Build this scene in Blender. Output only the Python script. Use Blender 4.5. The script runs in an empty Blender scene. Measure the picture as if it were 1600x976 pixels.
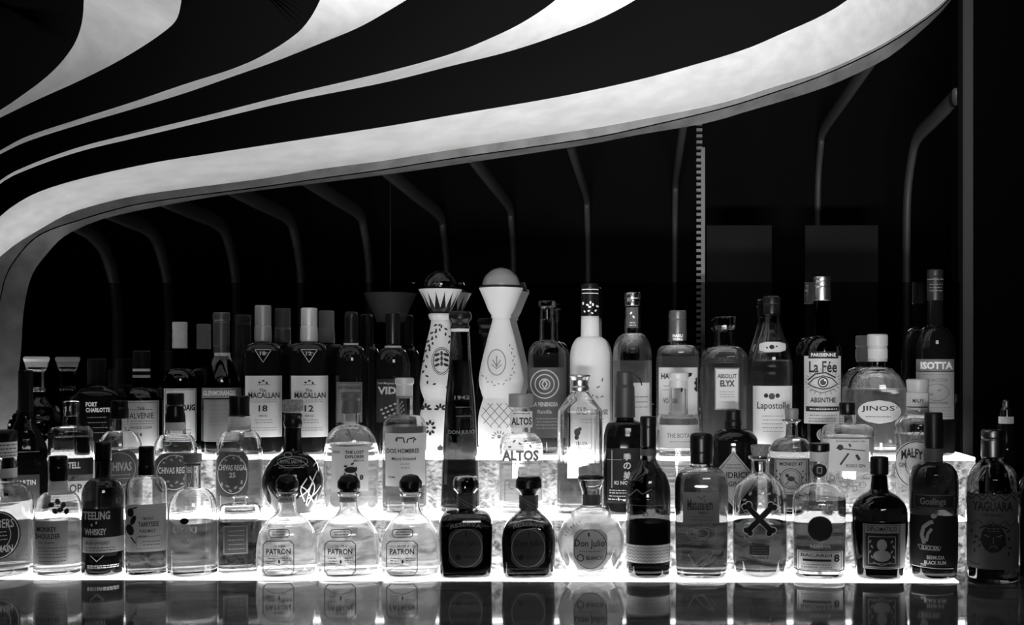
import bpy, bmesh, math, random
from math import sin, cos, pi, sqrt, radians
from mathutils import Vector, Matrix
random.seed(7)
SC = bpy.context.scene
COL = SC.collection

# ------------------------------------------------------------------ camera, world, lights, exposure
F = 1840.0                      # focal length in pixels of the 1600 px frame
CAM = Vector((0.0, -2.04, 0.37))
YAW = radians(1.2)
PX, PY = 971.5, 565.0           # principal point
cd = bpy.data.cameras.new('camera'); cam = bpy.data.objects.new('camera', cd); COL.objects.link(cam)
cam.location = CAM; cam.rotation_euler = (pi/2, 0, YAW)
cd.sensor_width = 36; cd.lens = 36*F/1600
cd.shift_x = -(PX-800)/1600; cd.shift_y = (PY-488)/1600
cd.clip_start = .01
SC.camera = cam
SC.view_settings.view_transform = 'Standard'; SC.view_settings.look = 'None'
SC.view_settings.exposure = 0.25; SC.view_settings.gamma = 1.0; SC.view_settings.use_curve_mapping = False
w = bpy.data.worlds.new('world'); SC.world = w; w.use_nodes = True
w.node_tree.nodes['Background'].inputs[0].default_value = (0, 0, 0, 1)
w.node_tree.nodes['Background'].inputs[1].default_value = 0
cy = SC.cycles
cy.max_bounces = 20; cy.transmission_bounces = 18; cy.glossy_bounces = 8; cy.diffuse_bounces = 3; cy.transparent_max_bounces = 16
cy.sample_clamp_indirect = 3.0; cy.use_denoising = True; cy.blur_glossy = 0.5

TOP_GLOW, LEDGE_GLOW, RISER_GLOW = 6.8, 7.0, 0.24

def area(name, loc, target, sx, sy, power, spread=pi):
    l = bpy.data.lights.new(name, 'AREA'); l.shape = 'RECTANGLE'; l.size = sx; l.size_y = sy; l.energy = power; l.spread = spread
    o = bpy.data.objects.new(name, l); COL.objects.link(o); o.location = loc
    o.rotation_euler = (Vector(target)-Vector(loc)).to_track_quat('-Z', 'Y').to_euler()
    return o
area('soffit_fill', (.0, -1.9, -.0+.02), (.1, -.1, 1.0), 0.8, .12, 9.0, radians(52))  # added fill lamp out of view, brightens the fin soffits; not a bar fitting
area('room_lamp', (.5, -2.7, 1.5), (-.1, 0, .25), .9, .3, 1.6, radians(70))

def at(px, py, Y):
    a = (px-PX)/F; b = (PY-py)/F
    s = (Y-CAM.y)/(a*sin(YAW)+cos(YAW))
    return Vector((CAM.x+s*(a*cos(YAW)-sin(YAW)), Y, CAM.z+s*b))

# ------------------------------------------------------------------ materials
MATS = {}
def mat(name, col=.5, rough=.5, metal=0, trans=0, ior=1.45, spec=.5, coat=0, emis=None):
    if name in MATS: return MATS[name]
    m = bpy.data.materials.new(name); m.use_nodes = True; b = m.node_tree.nodes['Principled BSDF']
    c = (col, col, col, 1) if not isinstance(col, tuple) else col
    b.inputs['Base Color'].default_value = c; b.inputs['Roughness'].default_value = rough
    b.inputs['Metallic'].default_value = metal; b.inputs['Transmission Weight'].default_value = trans
    b.inputs['IOR'].default_value = ior; b.inputs['Specular IOR Level'].default_value = spec
    b.inputs['Coat Weight'].default_value = coat
    MATS[name] = m; return m
def N(m, t): return m.node_tree.nodes.new(t)
def L(m, a, b): m.node_tree.links.new(a, b)
def noise_to(m, sock, scale, lo, hi, stretch=(1,1,1), detail=6, p0=.3, p1=.7, dist=0):
    tc = N(m, 'ShaderNodeTexCoord'); mp = N(m, 'ShaderNodeMapping'); nz = N(m, 'ShaderNodeTexNoise'); mr = N(m, 'ShaderNodeMapRange')
    mp.inputs['Scale'].default_value = stretch; nz.inputs['Scale'].default_value = scale; nz.inputs['Detail'].default_value = detail
    nz.inputs['Distortion'].default_value = dist
    L(m, tc.outputs['Object'], mp.inputs[0]); L(m, mp.outputs[0], nz.inputs['Vector']); L(m, nz.outputs['Fac'], mr.inputs[0])
    mr.inputs[1].default_value = p0; mr.inputs[2].default_value = p1; mr.inputs[3].default_value = lo; mr.inputs[4].default_value = hi
    L(m, mr.outputs[0], sock)
    return mr
def glass(g, rough=0.0):
    return mat('glass_%03d_%02d' % (int(g*100), int(rough*100)), g, rough, trans=1, ior=1.47)
def liquid(g):
    nm = 'liquid_%03d' % int(g*100)
    if nm in MATS: return MATS[nm]
    m = mat(nm, g, 0, trans=1, ior=1.36)
    if g > .3:   # translucent share mixed in to brighten the spirit, standing in for caustic light
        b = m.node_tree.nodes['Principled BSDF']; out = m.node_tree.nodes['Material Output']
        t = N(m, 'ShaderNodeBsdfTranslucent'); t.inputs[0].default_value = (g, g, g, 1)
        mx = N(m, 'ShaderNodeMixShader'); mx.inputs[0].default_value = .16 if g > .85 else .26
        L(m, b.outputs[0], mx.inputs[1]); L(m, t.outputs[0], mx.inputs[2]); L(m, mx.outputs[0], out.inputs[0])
    return m
def paper(g):
    nm = 'paper_%02d' % int(g*100)
    if nm in MATS: return MATS[nm]
    m = mat(nm, g, .6)
    b = m.node_tree.nodes['Principled BSDF']; out = m.node_tree.nodes['Material Output']
    t = N(m, 'ShaderNodeBsdfTranslucent'); t.inputs[0].default_value = (g, g, g, 1)
    mx = N(m, 'ShaderNodeMixShader'); mx.inputs[0].default_value = .35
    L(m, b.outputs[0], mx.inputs[1]); L(m, t.outputs[0], mx.inputs[2]); L(m, mx.outputs[0], out.inputs[0])
    return m
def frosted(g):
    nm = 'frosted_%02d' % int(g*100)
    if nm in MATS: return MATS[nm]
    m = mat(nm, g, .35)
    b = m.node_tree.nodes['Principled BSDF']; out = m.node_tree.nodes['Material Output']
    t = N(m, 'ShaderNodeBsdfTranslucent'); t.inputs[0].default_value = (g, g, g, 1)
    mx = N(m, 'ShaderNodeMixShader'); mx.inputs[0].default_value = .6
    L(m, b.outputs[0], mx.inputs[1]); L(m, t.outputs[0], mx.inputs[2]); L(m, mx.outputs[0], out.inputs[0])
    return m
CLEAR = glass(.97); GREY = glass(.72); SMOKE = glass(.4); DARK = glass(.12); BLACKG = glass(.02)
BLACK = mat('black_plastic', .005, .4, spec=.25); BLACKCAP = mat('black_cap', .006, .28, spec=.3)
SILVER = mat('brushed_silver', .6, .3, metal=1); DSILVER = mat('dark_metal', .18, .35, metal=1)
WCAP = mat('white_cap', .48, .4); GCAP = mat('grey_cap', .2, .45); CORK = mat('cork', .22, .8)
noise_to(CORK, CORK.node_tree.nodes['Principled BSDF'].inputs['Base Color'], 300, .1, .3)
INK = mat('ink_black', .01, .5); WINK = mat('ink_white', .8, .5); GINK = mat('ink_grey', .2, .5); MINK = mat('ink_mid', .4, .5)
P9, P8, P6, P4, P2, P1 = paper(.88), paper(.76), paper(.5), paper(.28), paper(.1), paper(.025)
FROST = frosted(.95)
BLACKGLOSS = mat('black_bottle_glass', .006, .07, spec=.4)

# ------------------------------------------------------------------ object helpers
def link(name, me, m, parent=None):
    o = bpy.data.objects.new(name, me); COL.objects.link(o)
    if m: 
        me.materials.clear(); me.materials.append(m)
    if parent: o.parent = parent
    return o
def mk(name, verts, faces, m, parent=None, smooth=False):
    me = bpy.data.meshes.new(name); me.from_pydata([tuple(v) for v in verts], [], faces); me.update()
    if smooth: me.shade_smooth()
    return link(name, me, m, parent)
def tagit(o, label, cat, group=None, kind=None):
    if label: o['label'] = label
    if cat: o['category'] = cat
    if group: o['group'] = group
    if kind: o['kind'] = kind
    return o
def empty(name, loc, rz=0):
    o = bpy.data.objects.new(name, None); COL.objects.link(o); o.location = loc; o.rotation_euler = (0, 0, rz); o.empty_display_size = .02
    return o
def boxmesh(x0, x1, y0, y1, z0, z1, bev=0):
    bm = bmesh.new(); bmesh.ops.create_cube(bm, size=1)
    for v in bm.verts: v.co = Vector(((x0+x1)/2+v.co.x*(x1-x0), (y0+y1)/2+v.co.y*(y1-y0), (z0+z1)/2+v.co.z*(z1-z0)))
    if bev: bmesh.ops.bevel(bm, geom=bm.edges[:], offset=bev, segments=2, affect='EDGES')
    me = bpy.data.meshes.new('b'); bm.to_mesh(me); bm.free(); return me
def box(name, x0, x1, y0, y1, z0, z1, m, parent=None, bev=0, kind=None):
    o = link(name, boxmesh(x0, x1, y0, y1, z0, z1, bev), m, parent); o.data.name = name
    if kind: o['kind'] = kind
    return o
def catmull(pts, n=8):
    P = [Vector(p) for p in pts]; P = [2*P[0]-P[1]]+P+[2*P[-1]-P[-2]]; out = []
    for i in range(1, len(P)-2):
        for k in range(n):
            t = k/n; a, b, c, d = P[i-1], P[i], P[i+1], P[i+2]
            out.append(.5*((2*b)+(c-a)*t+(2*a-5*b+4*c-d)*t*t+(-a+3*b-3*c+d)*t**3))
    out.append(P[-2]); return out
def resample(pts, n):
    d = [0]
    for a, b in zip(pts, pts[1:]): d.append(d[-1]+(b-a).length)
    out = []; j = 0
    for i in range(n):
        t = d[-1]*i/(n-1)
        while j < len(pts)-2 and d[j+1] < t: j += 1
        k = (t-d[j])/max(d[j+1]-d[j], 1e-9); out.append(pts[j].lerp(pts[j+1], min(max(k, 0), 1)))
    return out

# ------------------------------------------------------------------ setting
onyx = mat('backlit_onyx', .6, .4)
b = onyx.node_tree.nodes['Principled BSDF']
b.inputs['Emission Color'].default_value = (1, 1, 1, 1)
noise_to(onyx, b.inputs['Emission Strength'], 60, RISER_GLOW*.25, RISER_GLOW*2.1, stretch=(1, 1, 1.6), detail=12, p0=.36, p1=.66, dist=1.2)
noise_to(onyx, b.inputs['Base Color'], 60, .03, .28, stretch=(1, 1, 1.5), detail=10, p0=.4, p1=.62, dist=1.5)
lit = mat('lit_white_glass', .9, .3); b = lit.node_tree.nodes['Principled BSDF']; b.inputs['Emission Color'].default_value = (1,1,1,1); b.inputs['Emission Strength'].default_value = TOP_GLOW
lit2 = mat('lit_white_ledge', .9, .3); b = lit2.node_tree.nodes['Principled BSDF']; b.inputs['Emission Color'].default_value = (1,1,1,1); b.inputs['Emission Strength'].default_value = LEDGE_GLOW
stone = mat('dark_polished_counter', .05, .16, spec=.6)
bs = stone.node_tree.nodes['Principled BSDF']
noise_to(stone, bs.inputs['Base Color'], 9, .03, .15, stretch=(1, 5, 1), detail=10, p0=.3, p1=.75)
noise_to(stone, bs.inputs['Roughness'], 30, .03, .1, stretch=(1, 4, 1), detail=8)
nickel = mat('satin_plaster', .62, .42, spec=.4); noise_to(nickel, nickel.node_tree.nodes['Principled BSDF'].inputs['Base Color'], 14, .58, .72, stretch=(1, 1, 6), detail=5)
trimgrey = mat('trim_grey', .14, .5); noise_to(trimgrey, trimgrey.node_tree.nodes['Principled BSDF'].inputs['Base Color'], 25, .06, .115, detail=8)
darkp = mat('dark_lacquer', .002, .6, spec=.03); ribm = mat('rib_lacquer', .04, .5, spec=.3); postm = mat('post_grey', .022, .5, spec=.3)
blackw = mat('black_wall', .0012, .8, spec=.0)
Z2, Z3 = .093, .179+.012
XL = -1.55
XR1, XR2, XR3 = at(1495, 905, -.03).x, at(1508, 850, .06).x, at(1524, 750, .18).x
box('floor', -3, 3, -4.5, 3.0, -1.02, -1.0, mat('dark_floor', .02, .6), kind='structure')
# counter
ct = empty('bar_counter', (0, -1.1, -1.0)); tagit(ct, 'dark polished stone bar counter reflecting the front row of bottles', 'bar counter')
def child_box(name, par, x0, x1, y0, y1, z0, z1, m, bev=0):
    o = box(name, x0-par.location.x, x1-par.location.x, y0-par.location.y, y1-par.location.y, z0-par.location.z, z1-par.location.z, m, par, bev); return o
child_box('worktop', ct, -2.2, 1.36, -1.55, .42, -.052, -.0015, stone, .002)
child_box('base_cabinet', ct, -2.15, 1.35, -1.45, .40, -1.0, -.052, darkp)
lg = empty('lit_ledge', (0, 0, -.0015)); tagit(lg, 'thin glowing white ledge on the counter under the front row of bottles', 'lit ledge')
child_box('light_panel', lg, XL, XR1, -.044, .06, -.0015, 0, lit2, .001)
s2 = empty('display_step', (0, .12, -.0015)); tagit(s2, 'lower backlit mottled onyx display step behind the front row of bottles', 'display step', 'backlit display steps')
child_box('riser', s2, XL, XR2, .0601, .18, -.0015, Z2-.006, onyx); child_box('light_panel', s2, XL, XR2, .0601, .18, Z2-.006, Z2, lit, .001)
s3 = empty('display_step', (0, .24, -.0015)); tagit(s3, 'upper backlit mottled onyx display step under the tall back row', 'display step', 'backlit display steps')
child_box('riser', s3, XL, XR3, .1801, .298, -.0015, Z3-.006, onyx); child_box('light_panel', s3, XL, XR3, .1801, .298, Z3-.006, Z3, lit, .001)
# half mirror at the back
mir = mat('smoked_mirror', .8, .0); mt = mir.node_tree
for n_ in list(mt.nodes):
    if n_.type == 'BSDF_PRINCIPLED': mt.nodes.remove(n_)
g_ = N(mir, 'ShaderNodeBsdfAnisotropic'); g_.inputs['Roughness'].default_value = 0; g_.inputs['Color'].default_value = (.8,.8,.8,1)
t_ = N(mir, 'ShaderNodeBsdfTransparent'); t_.inputs[0].default_value = (.75, .75, .75, 1); x_ = N(mir, 'ShaderNodeMixShader'); x_.inputs[0].default_value = .45
L(mir, g_.outputs[0], x_.inputs[1]); L(mir, t_.outputs[0], x_.inputs[2]); L(mir, x_.outputs[0], mt.nodes['Material Output'].inputs[0])
XC = at(1500, 600, .30).x
mo = mk('back_mirror', [(XL, .302, Z3-.1), (XC, .302, Z3-.1), (XC, .302, .528), (XL, .302, .528)], [(0, 1, 2, 3)], mir)
tagit(mo, 'smoked mirror glass panel behind the back row of bottles', 'mirror')
# back room shell
box('wall_back', -2.6, 1.4, 1.15, 1.2, -1, 2.4, darkp, kind='structure')
box('wall_left', -2.62, -2.6, -4.5, 1.2, -1, 2.4, blackw, kind='structure')
box('wall_right', 1.4, 1.42, -4.5, 1.2, -1, 2.4, blackw, kind='structure')
box('ceiling', -2.6, 1.4, -4.5, 1.2, 2.4, 2.42, blackw, kind='structure')

# right column and its panel
cx0, cx1, cx2 = at(1498, 500, .303).x, at(1505, 500, .303).x, at(1521, 500, .303).x
cl = empty('trim_right', (cx1, .33, -.012)); cl['kind'] = 'structure'
child_box('post_panel', cl, cx0, cx1, .305, .36, -.0015, 1.6, darkp)
child_box('post_edge', cl, cx1, cx2, .303, .36, -.0015, 1.6, postm, .002)
box('wall_front', cx2+.002, 1.39, .31, .36, -.0015, 2.3, blackw, kind='structure')

# ------------------------------------------------------------------ sweeping ribs overhead
def extend(c, n=150, start=True):
    def go(p, q):
        d = Vector((q[0]-p[0], q[1]-p[1])).normalized(); return [(q[0]+d.x*n*k/3, q[1]+d.y*n*k/3) for k in (1, 2, 3)]
    return (list(reversed(go(c[1], c[0]))) if start else [])+list(c)+go(c[-2], c[-1])
def solid_rib(name, label, near, Yn, far, Yf, thick, soff, side, n=90, out=1, group='sweeping ceiling fins'):
    P = resample([Vector(at(x, y, Yn)) for x, y in [tuple(v)[:2] for v in catmull([(a, b, 0) for a, b in near])]], n)
    Q = resample([Vector(at(x, y, Yf)) for x, y in [tuple(v)[:2] for v in catmull([(a, b, 0) for a, b in far])]], n)
    base = P[0].copy()
    root = empty(name, P[n//2]); tagit(root, label, 'ceiling fin', group)
    o0 = root.location
    U = []
    for i in range(n):
        a, c = P[max(i-1, 0)], P[min(i+1, n-1)]; t = (c-a); nn = Vector((-t.z, 0, t.x)).normalized()*thick*out
        U.append(nn)
    rnd = .006
    vs = []; 
    for i in range(n): vs += [P[i]-o0, Q[i]-o0]
    mk('soffit', vs, [(2*i, 2*i+1, 2*i+3, 2*i+2) for i in range(n-1)], soff, root, True)
    vs = []
    for i in range(n): vs += [P[i]-o0, P[i]+U[i]-o0, Q[i]+U[i]-o0, Q[i]-o0]
    fs = []
    for i in range(n-1):
        for k in range(3): a = 4*i+k; fs.append((a, a+1, a+5, a+4))
    fs += [(0, 1, 2, 3), tuple(4*(n-1)+k for k in (3, 2, 1, 0))]
    mk('fascia', vs, fs, side, root)
    return root
A = [(-12, 348), (0, 338), (20, 322), (53, 303), (98, 287), (164, 270), (246, 253), (328, 240), (451, 221), (600, 198), (705, 180), (869, 152), (992, 126), (1082, 102), (1164, 77), (1225, 51), (1279, 27), (1324, 0), (1375, -45)]
Bc = [(-42, 702), (-40, 620), (-36, 520), (-22, 440), (0, 401), (25, 381), (61, 359), (102, 336), (143, 322), (205, 307), (287, 295), (410, 279), (500, 264), (600, 251), (705, 234), (910, 203), (1000, 187), (1123, 162), (1205, 137), (1287, 111), (1369, 74), (1430, 37), (1477, 0), (1510, -45)]
Cc = [(-23, 702), (-22, 640), (-16, 540), (0, 465), (8, 432), (25, 402), (61, 366), (123, 343), (205, 320), (287, 307), (410, 291), (500, 278), (600, 264), (705, 247), (910, 217), (1000, 199), (1123, 170), (1205, 145), (1287, 116), (1371, 77), (1432, 39), (1479, 2), (1512, -43)]
Dc = [(25, 702), (29, 591), (33, 546), (37, 485), (49, 432), (72, 398), (105, 366), (164, 341), (246, 323), (348, 305), (480, 288), (600, 273), (705, 258), (910, 227), (1000, 210), (1100, 193), (1164, 175), (1287, 137), (1377, 96), (1420, 65), (1475, 14), (1515, -40)]
A, Bc, Cc, Dc = [extend(c, 150, False) for c in (A, Bc, Cc, Dc)]
YA, YB, YC, YD = -.07, .245, .25, .30
pl0, pl1 = at(-60, 400, YA), at(-13, 400, YA); pq = at(-30, 405, YB)
Bs = [(-11, 411)]+[q for q in Bc if q[0] >= 0]
r4 = solid_rib('ceiling_fin', 'widest bright curved fin arching over the bottles from left edge to upper right', A, YA, Bs, YB, .14, nickel, darkp, out=1)
lp_ = box('trim_left', at(-260, 400, .25).x, at(-26, 400, .25).x, .25, .30, -.0015, 1.0, darkp, kind='structure')
def split_curve(c, Y, n):
    v = catmull([(a, b, 0) for a, b in c]); i = min(range(len(v)), key=lambda k: abs(v[k].x-110))
    P = [at(q.x, q.y, Y) for q in v]; k = n//3
    return resample(P[:i+1], k)[:-1]+resample(P[i:], n-k+1)
def strip(name, c1, Y1, c2, Y2, m, parent, thick=0, n=90):
    o0 = parent.location
    P = split_curve(c1, Y1, n); Q = split_curve(c2, Y2, n)
    vs = []
    for i in range(n): vs += [P[i]-o0, Q[i]-o0]
    return mk(name, vs, [(2*i, 2*i+1, 2*i+3, 2*i+2) for i in range(n-1)], m, parent, True)
strip('edge_band', Bc, YB, Cc, YB, trimgrey, r4)
strip('groove', Cc, YB, Cc, YB+.03, blackw, r4)
Cc2 = [(x+1.2, y+1.6) for x, y in Cc]
strip('inner_band', Cc2, YB+.03, Dc, YD, trimgrey, r4)
strip('back_edge', Dc, YD, [(x-2, y-60) for x, y in Dc], YD+.01, darkp, r4)
R3n = [(-60, 335), (0, 282), (45, 258), (123, 230), (205, 209), (328, 179), (450, 148), (600, 113), (705, 84), (770, 58), (820, 33), (868, 0), (900, -35)]
R3f = [(-60, 340), (0, 287), (45, 264), (123, 237), (205, 217), (328, 188), (450, 159), (600, 129), (705, 103), (800, 79), (880, 52), (940, 28), (1000, -5), (1040, -40)]
solid_rib('ceiling_fin', 'second curved fin above the widest one, thin at left and widening at top centre', extend(R3n, 150, False), -.33, extend(R3f, 150, False), -.18, .16, nickel, darkp)
R2n = [(-60, 268), (0, 235), (45, 212), (123, 186), (205, 160), (287, 132), (362, 108), (410, 87), (455, 59), (480, 35), (500, 0), (512, -40)]
R2f = [(-60, 274), (0, 241), (45, 220), (123, 195), (205, 171), (287, 146), (362, 120), (430, 96), (500, 68), (560, 43), (610, 15), (650, -10), (690, -40)]
solid_rib('ceiling_fin', 'third curved fin from the bottom, flaring wide where it rises past the top edge', extend(R2n, 150, False), -.60, extend(R2f, 150, False), -.45, .16, nickel, darkp)
R1n = [(-60, 205), (0, 172), (40, 145), (75, 118), (100, 92), (118, 65), (128, 35), (131, 0), (131, -40)]
R1f = [(-60, 214), (0, 184), (60, 155), (120, 128), (180, 98), (230, 68), (262, 45), (276, 30), (282, 10), (284, -10), (284, -40)]
solid_rib('ceiling_fin', 'uppermost curved fin in the top left corner with the broadest pale face', extend(R1n, 150, False), -.86, extend(R1f, 150, False), -.70, .16, nickel, darkp)

# ------------------------------------------------------------------ ribs behind the mirror
def back_rib(pts_top, xb, label, wpx=1.0, D1=.30):
    """pts_top: where the rib leaves the frame; rib runs back, bends and drops down the rear wall"""
    (x0, y0), (x1, y1), (x2, y2), y3 = pts_top
    p0 = at(x0, y0, .31)
    r = (x0-1010)/(x1-1010) if abs(x0-1010) > 60 else 1.45
    Y1 = min(max(CAM.y+(2.35)*abs(r), .42), 1.05)
    X = p0.x; zt = p0.z
    Y2 = Y1+.09
    zt += .024
    path = [(X, .316, zt+.004), (X, (.31+Y1)/2, zt-.004), (X, Y1-.03, zt-.012), (X, Y1+.03, zt-.045), (X, Y2-.01, zt-.13), (X, Y2, zt-.26), (X, Y2, zt-.5), (X, Y2, -.01)]
    path = catmull(path, 6)
    wd, th = .017, .036
    root = empty('back_rib', (X, Y2, -.012)); tagit(root, label, 'wall rib', 'curved ribs behind the mirror')
    o0 = root.location; vs = []; fs = []; prof = []
    for k in range(10):
        a = 2*pi*k/10; prof.append((wd/2*abs(cos(a))**.7*(1 if cos(a) > 0 else -1), th/2*abs(sin(a))**.7*(1 if sin(a) > 0 else -1)))
    for i, p in enumerate(path):
        a, c = path[max(i-1, 0)], path[min(i+1, len(path)-1)]; t = (c-a).normalized(); nn = Vector((1, 0, 0)); bb = t.cross(nn)
        for u, v in prof: vs.append(p+nn*u+bb*(v)-o0 + Vector((0, 0, 0)))
    for i in range(len(path)-1):
        for k in range(10): fs.append((i*10+k, i*10+(k+1) % 10, (i+1)*10+(k+1) % 10, (i+1)*10+k))
    fs += [tuple(range(10)), tuple((len(path)-1)*10+k for k in reversed(range(10)))]
    mk('rib', vs, fs, ribm, root, True)
    return root
for q, lab in [(((108, 366), (155, 378), (195, 430), 500), 'dim curved rib behind the glass, farthest left'),
          (((155, 345), (240, 370), (290, 430), 500), 'dim curved rib second from the left behind the glass'),
          (((240, 325), (350, 365), (395, 420), 500), 'dim curved rib above the pale white-capped bottle'),
          (((345, 306), (455, 357), (500, 440), 500), 'dim curved rib bending down above the two twin-labelled whisky bottles'),
          (((465, 292), (565, 345), (597, 400), 500), 'faint curved rib left of the centre behind the glass'),
          (((590, 275), (690, 345), (705, 450), 500), 'faint curved rib bending down above the dark-patterned hourglass decanter'),
          (((730, 256), (800, 335), (820, 440), 500), 'faint curved rib just right of the frosted hourglass decanter'),
          (((887, 233), (928, 345), (930, 420), 500), 'short steep rib right of centre behind the glass'),
          (((1070, 199), (1058, 260), (1060, 420), 500), 'upright rib beside the toothed strip behind the glass'),
          (((1372, 100), (1280, 200), (1255, 380), 500), 'long curved rib bending down behind the bottle with an eye'),
          (((1495, 172), (1430, 240), (1415, 400), 500), 'dim curved rib nearest the right post')]:
    back_rib(q, 0, lab)
# toothed metal strip
tx = at(1094, 400, .40)
ts = empty('slotted_strip', (tx.x, .40, -.012)); tagit(ts, 'narrow vertical metal strip with small slots behind the glass, right of centre', 'slotted strip')
o = child_box('rail', ts, tx.x+.002, tx.x+.010, .40, .42, -.012, at(1094, 230, .40).z, mat('strip_metal', .06, .5, metal=.3))
me = bpy.data.meshes.new('tooth'); bm = bmesh.new()
for k in range(62):
    z = .20+k*.0125
    bb = bmesh.ops.create_cube(bm, size=1, matrix=Matrix.Translation((-.0015, .008, z)) @ Matrix.Diagonal((.012, .012, .006, 1)))
bm.to_mesh(me); bm.free(); link('teeth', me, MATS['strip_metal'], ts)
# dim grey wall panels at the back
pw = mat('back_panel_grey', .05, .7, spec=.15); noise_to(pw, pw.node_tree.nodes['Principled BSDF'].inputs['Base Color'], 6, .001, .006, detail=8)
for xa, xb, ya, yb, Y in [(1104, 1206, 352, 700, .78), (1258, 1372, 352, 700, .78)]:
    p, q = at(xa, ya, Y), at(xb, yb, Y)
    o = box('trim_1', p.x, q.x, Y, Y+.02, -.012, p.z, pw, kind='structure')

# ------------------------------------------------------------------ bottle machinery
ROWS = {1: (0.0, 0.0), 2: (.12, Z2), 3: (.24, Z3)}
SEG = 56
def round_prof(pts, r0):
    """pts (w,h[,r]) polyline with rounded corners"""
    out = [Vector(pts[0][:2])]
    for i in range(1, len(pts)-1):
        a, b, c = Vector(pts[i-1][:2]), Vector(pts[i][:2]), Vector(pts[i+1][:2])
        r = pts[i][2] if len(pts[i]) > 2 else r0
        la, lc = (a-b).length, (c-b).length
        ra, rc = min(r, la*.5), min(r, lc*.5)
        if ra < 1e-5 or rc < 1e-5: out.append(b); continue
        p, q = b+(a-b)/la*ra, b+(c-b)/lc*rc
        for k in range(6):
            t = k/5; out.append(p*(1-t)**2+b*2*t*(1-t)+q*t*t)
    out.append(Vector(pts[-1][:2])); return out
def dense(pr, step=.004):
    out = [pr[0]]
    for a, b in zip(pr, pr[1:]):
        k = max(1, int((b-a).length/step))
        for i in range(1, k+1): out.append(a.lerp(b, i/k))
    return out
_tc = {}
def text_tris(s, bold=0):
    if (s, bold) in _tc: return _tc[(s, bold)]
    c = bpy.data.curves.new('t', 'FONT'); c.body = s; c.resolution_u = 2; c.offset = bold; c.align_x = 'LEFT'
    o = bpy.data.objects.new('t', c); me = bpy.data.meshes.new_from_object(o)
    vs = [(v.co.x, v.co.y) for v in me.vertices]; fs = [tuple(p.vertices) for p in me.polygons]
    bpy.data.objects.remove(o); bpy.data.curves.remove(c); bpy.data.meshes.remove(me)
    if not vs: vs = [(0, 0), (1, 0), (1, 1)]; fs = []
    x0, x1 = min(v[0] for v in vs), max(v[0] for v in vs); y0, y1 = min(v[1] for v in vs), max(v[1] for v in vs)
    r = ([((x-x0)/max(x1-x0, 1e-6), (y-y0)/max(y1-y0, 1e-6)) for x, y in vs], fs); _tc[(s, bold)] = r; return r

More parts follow.
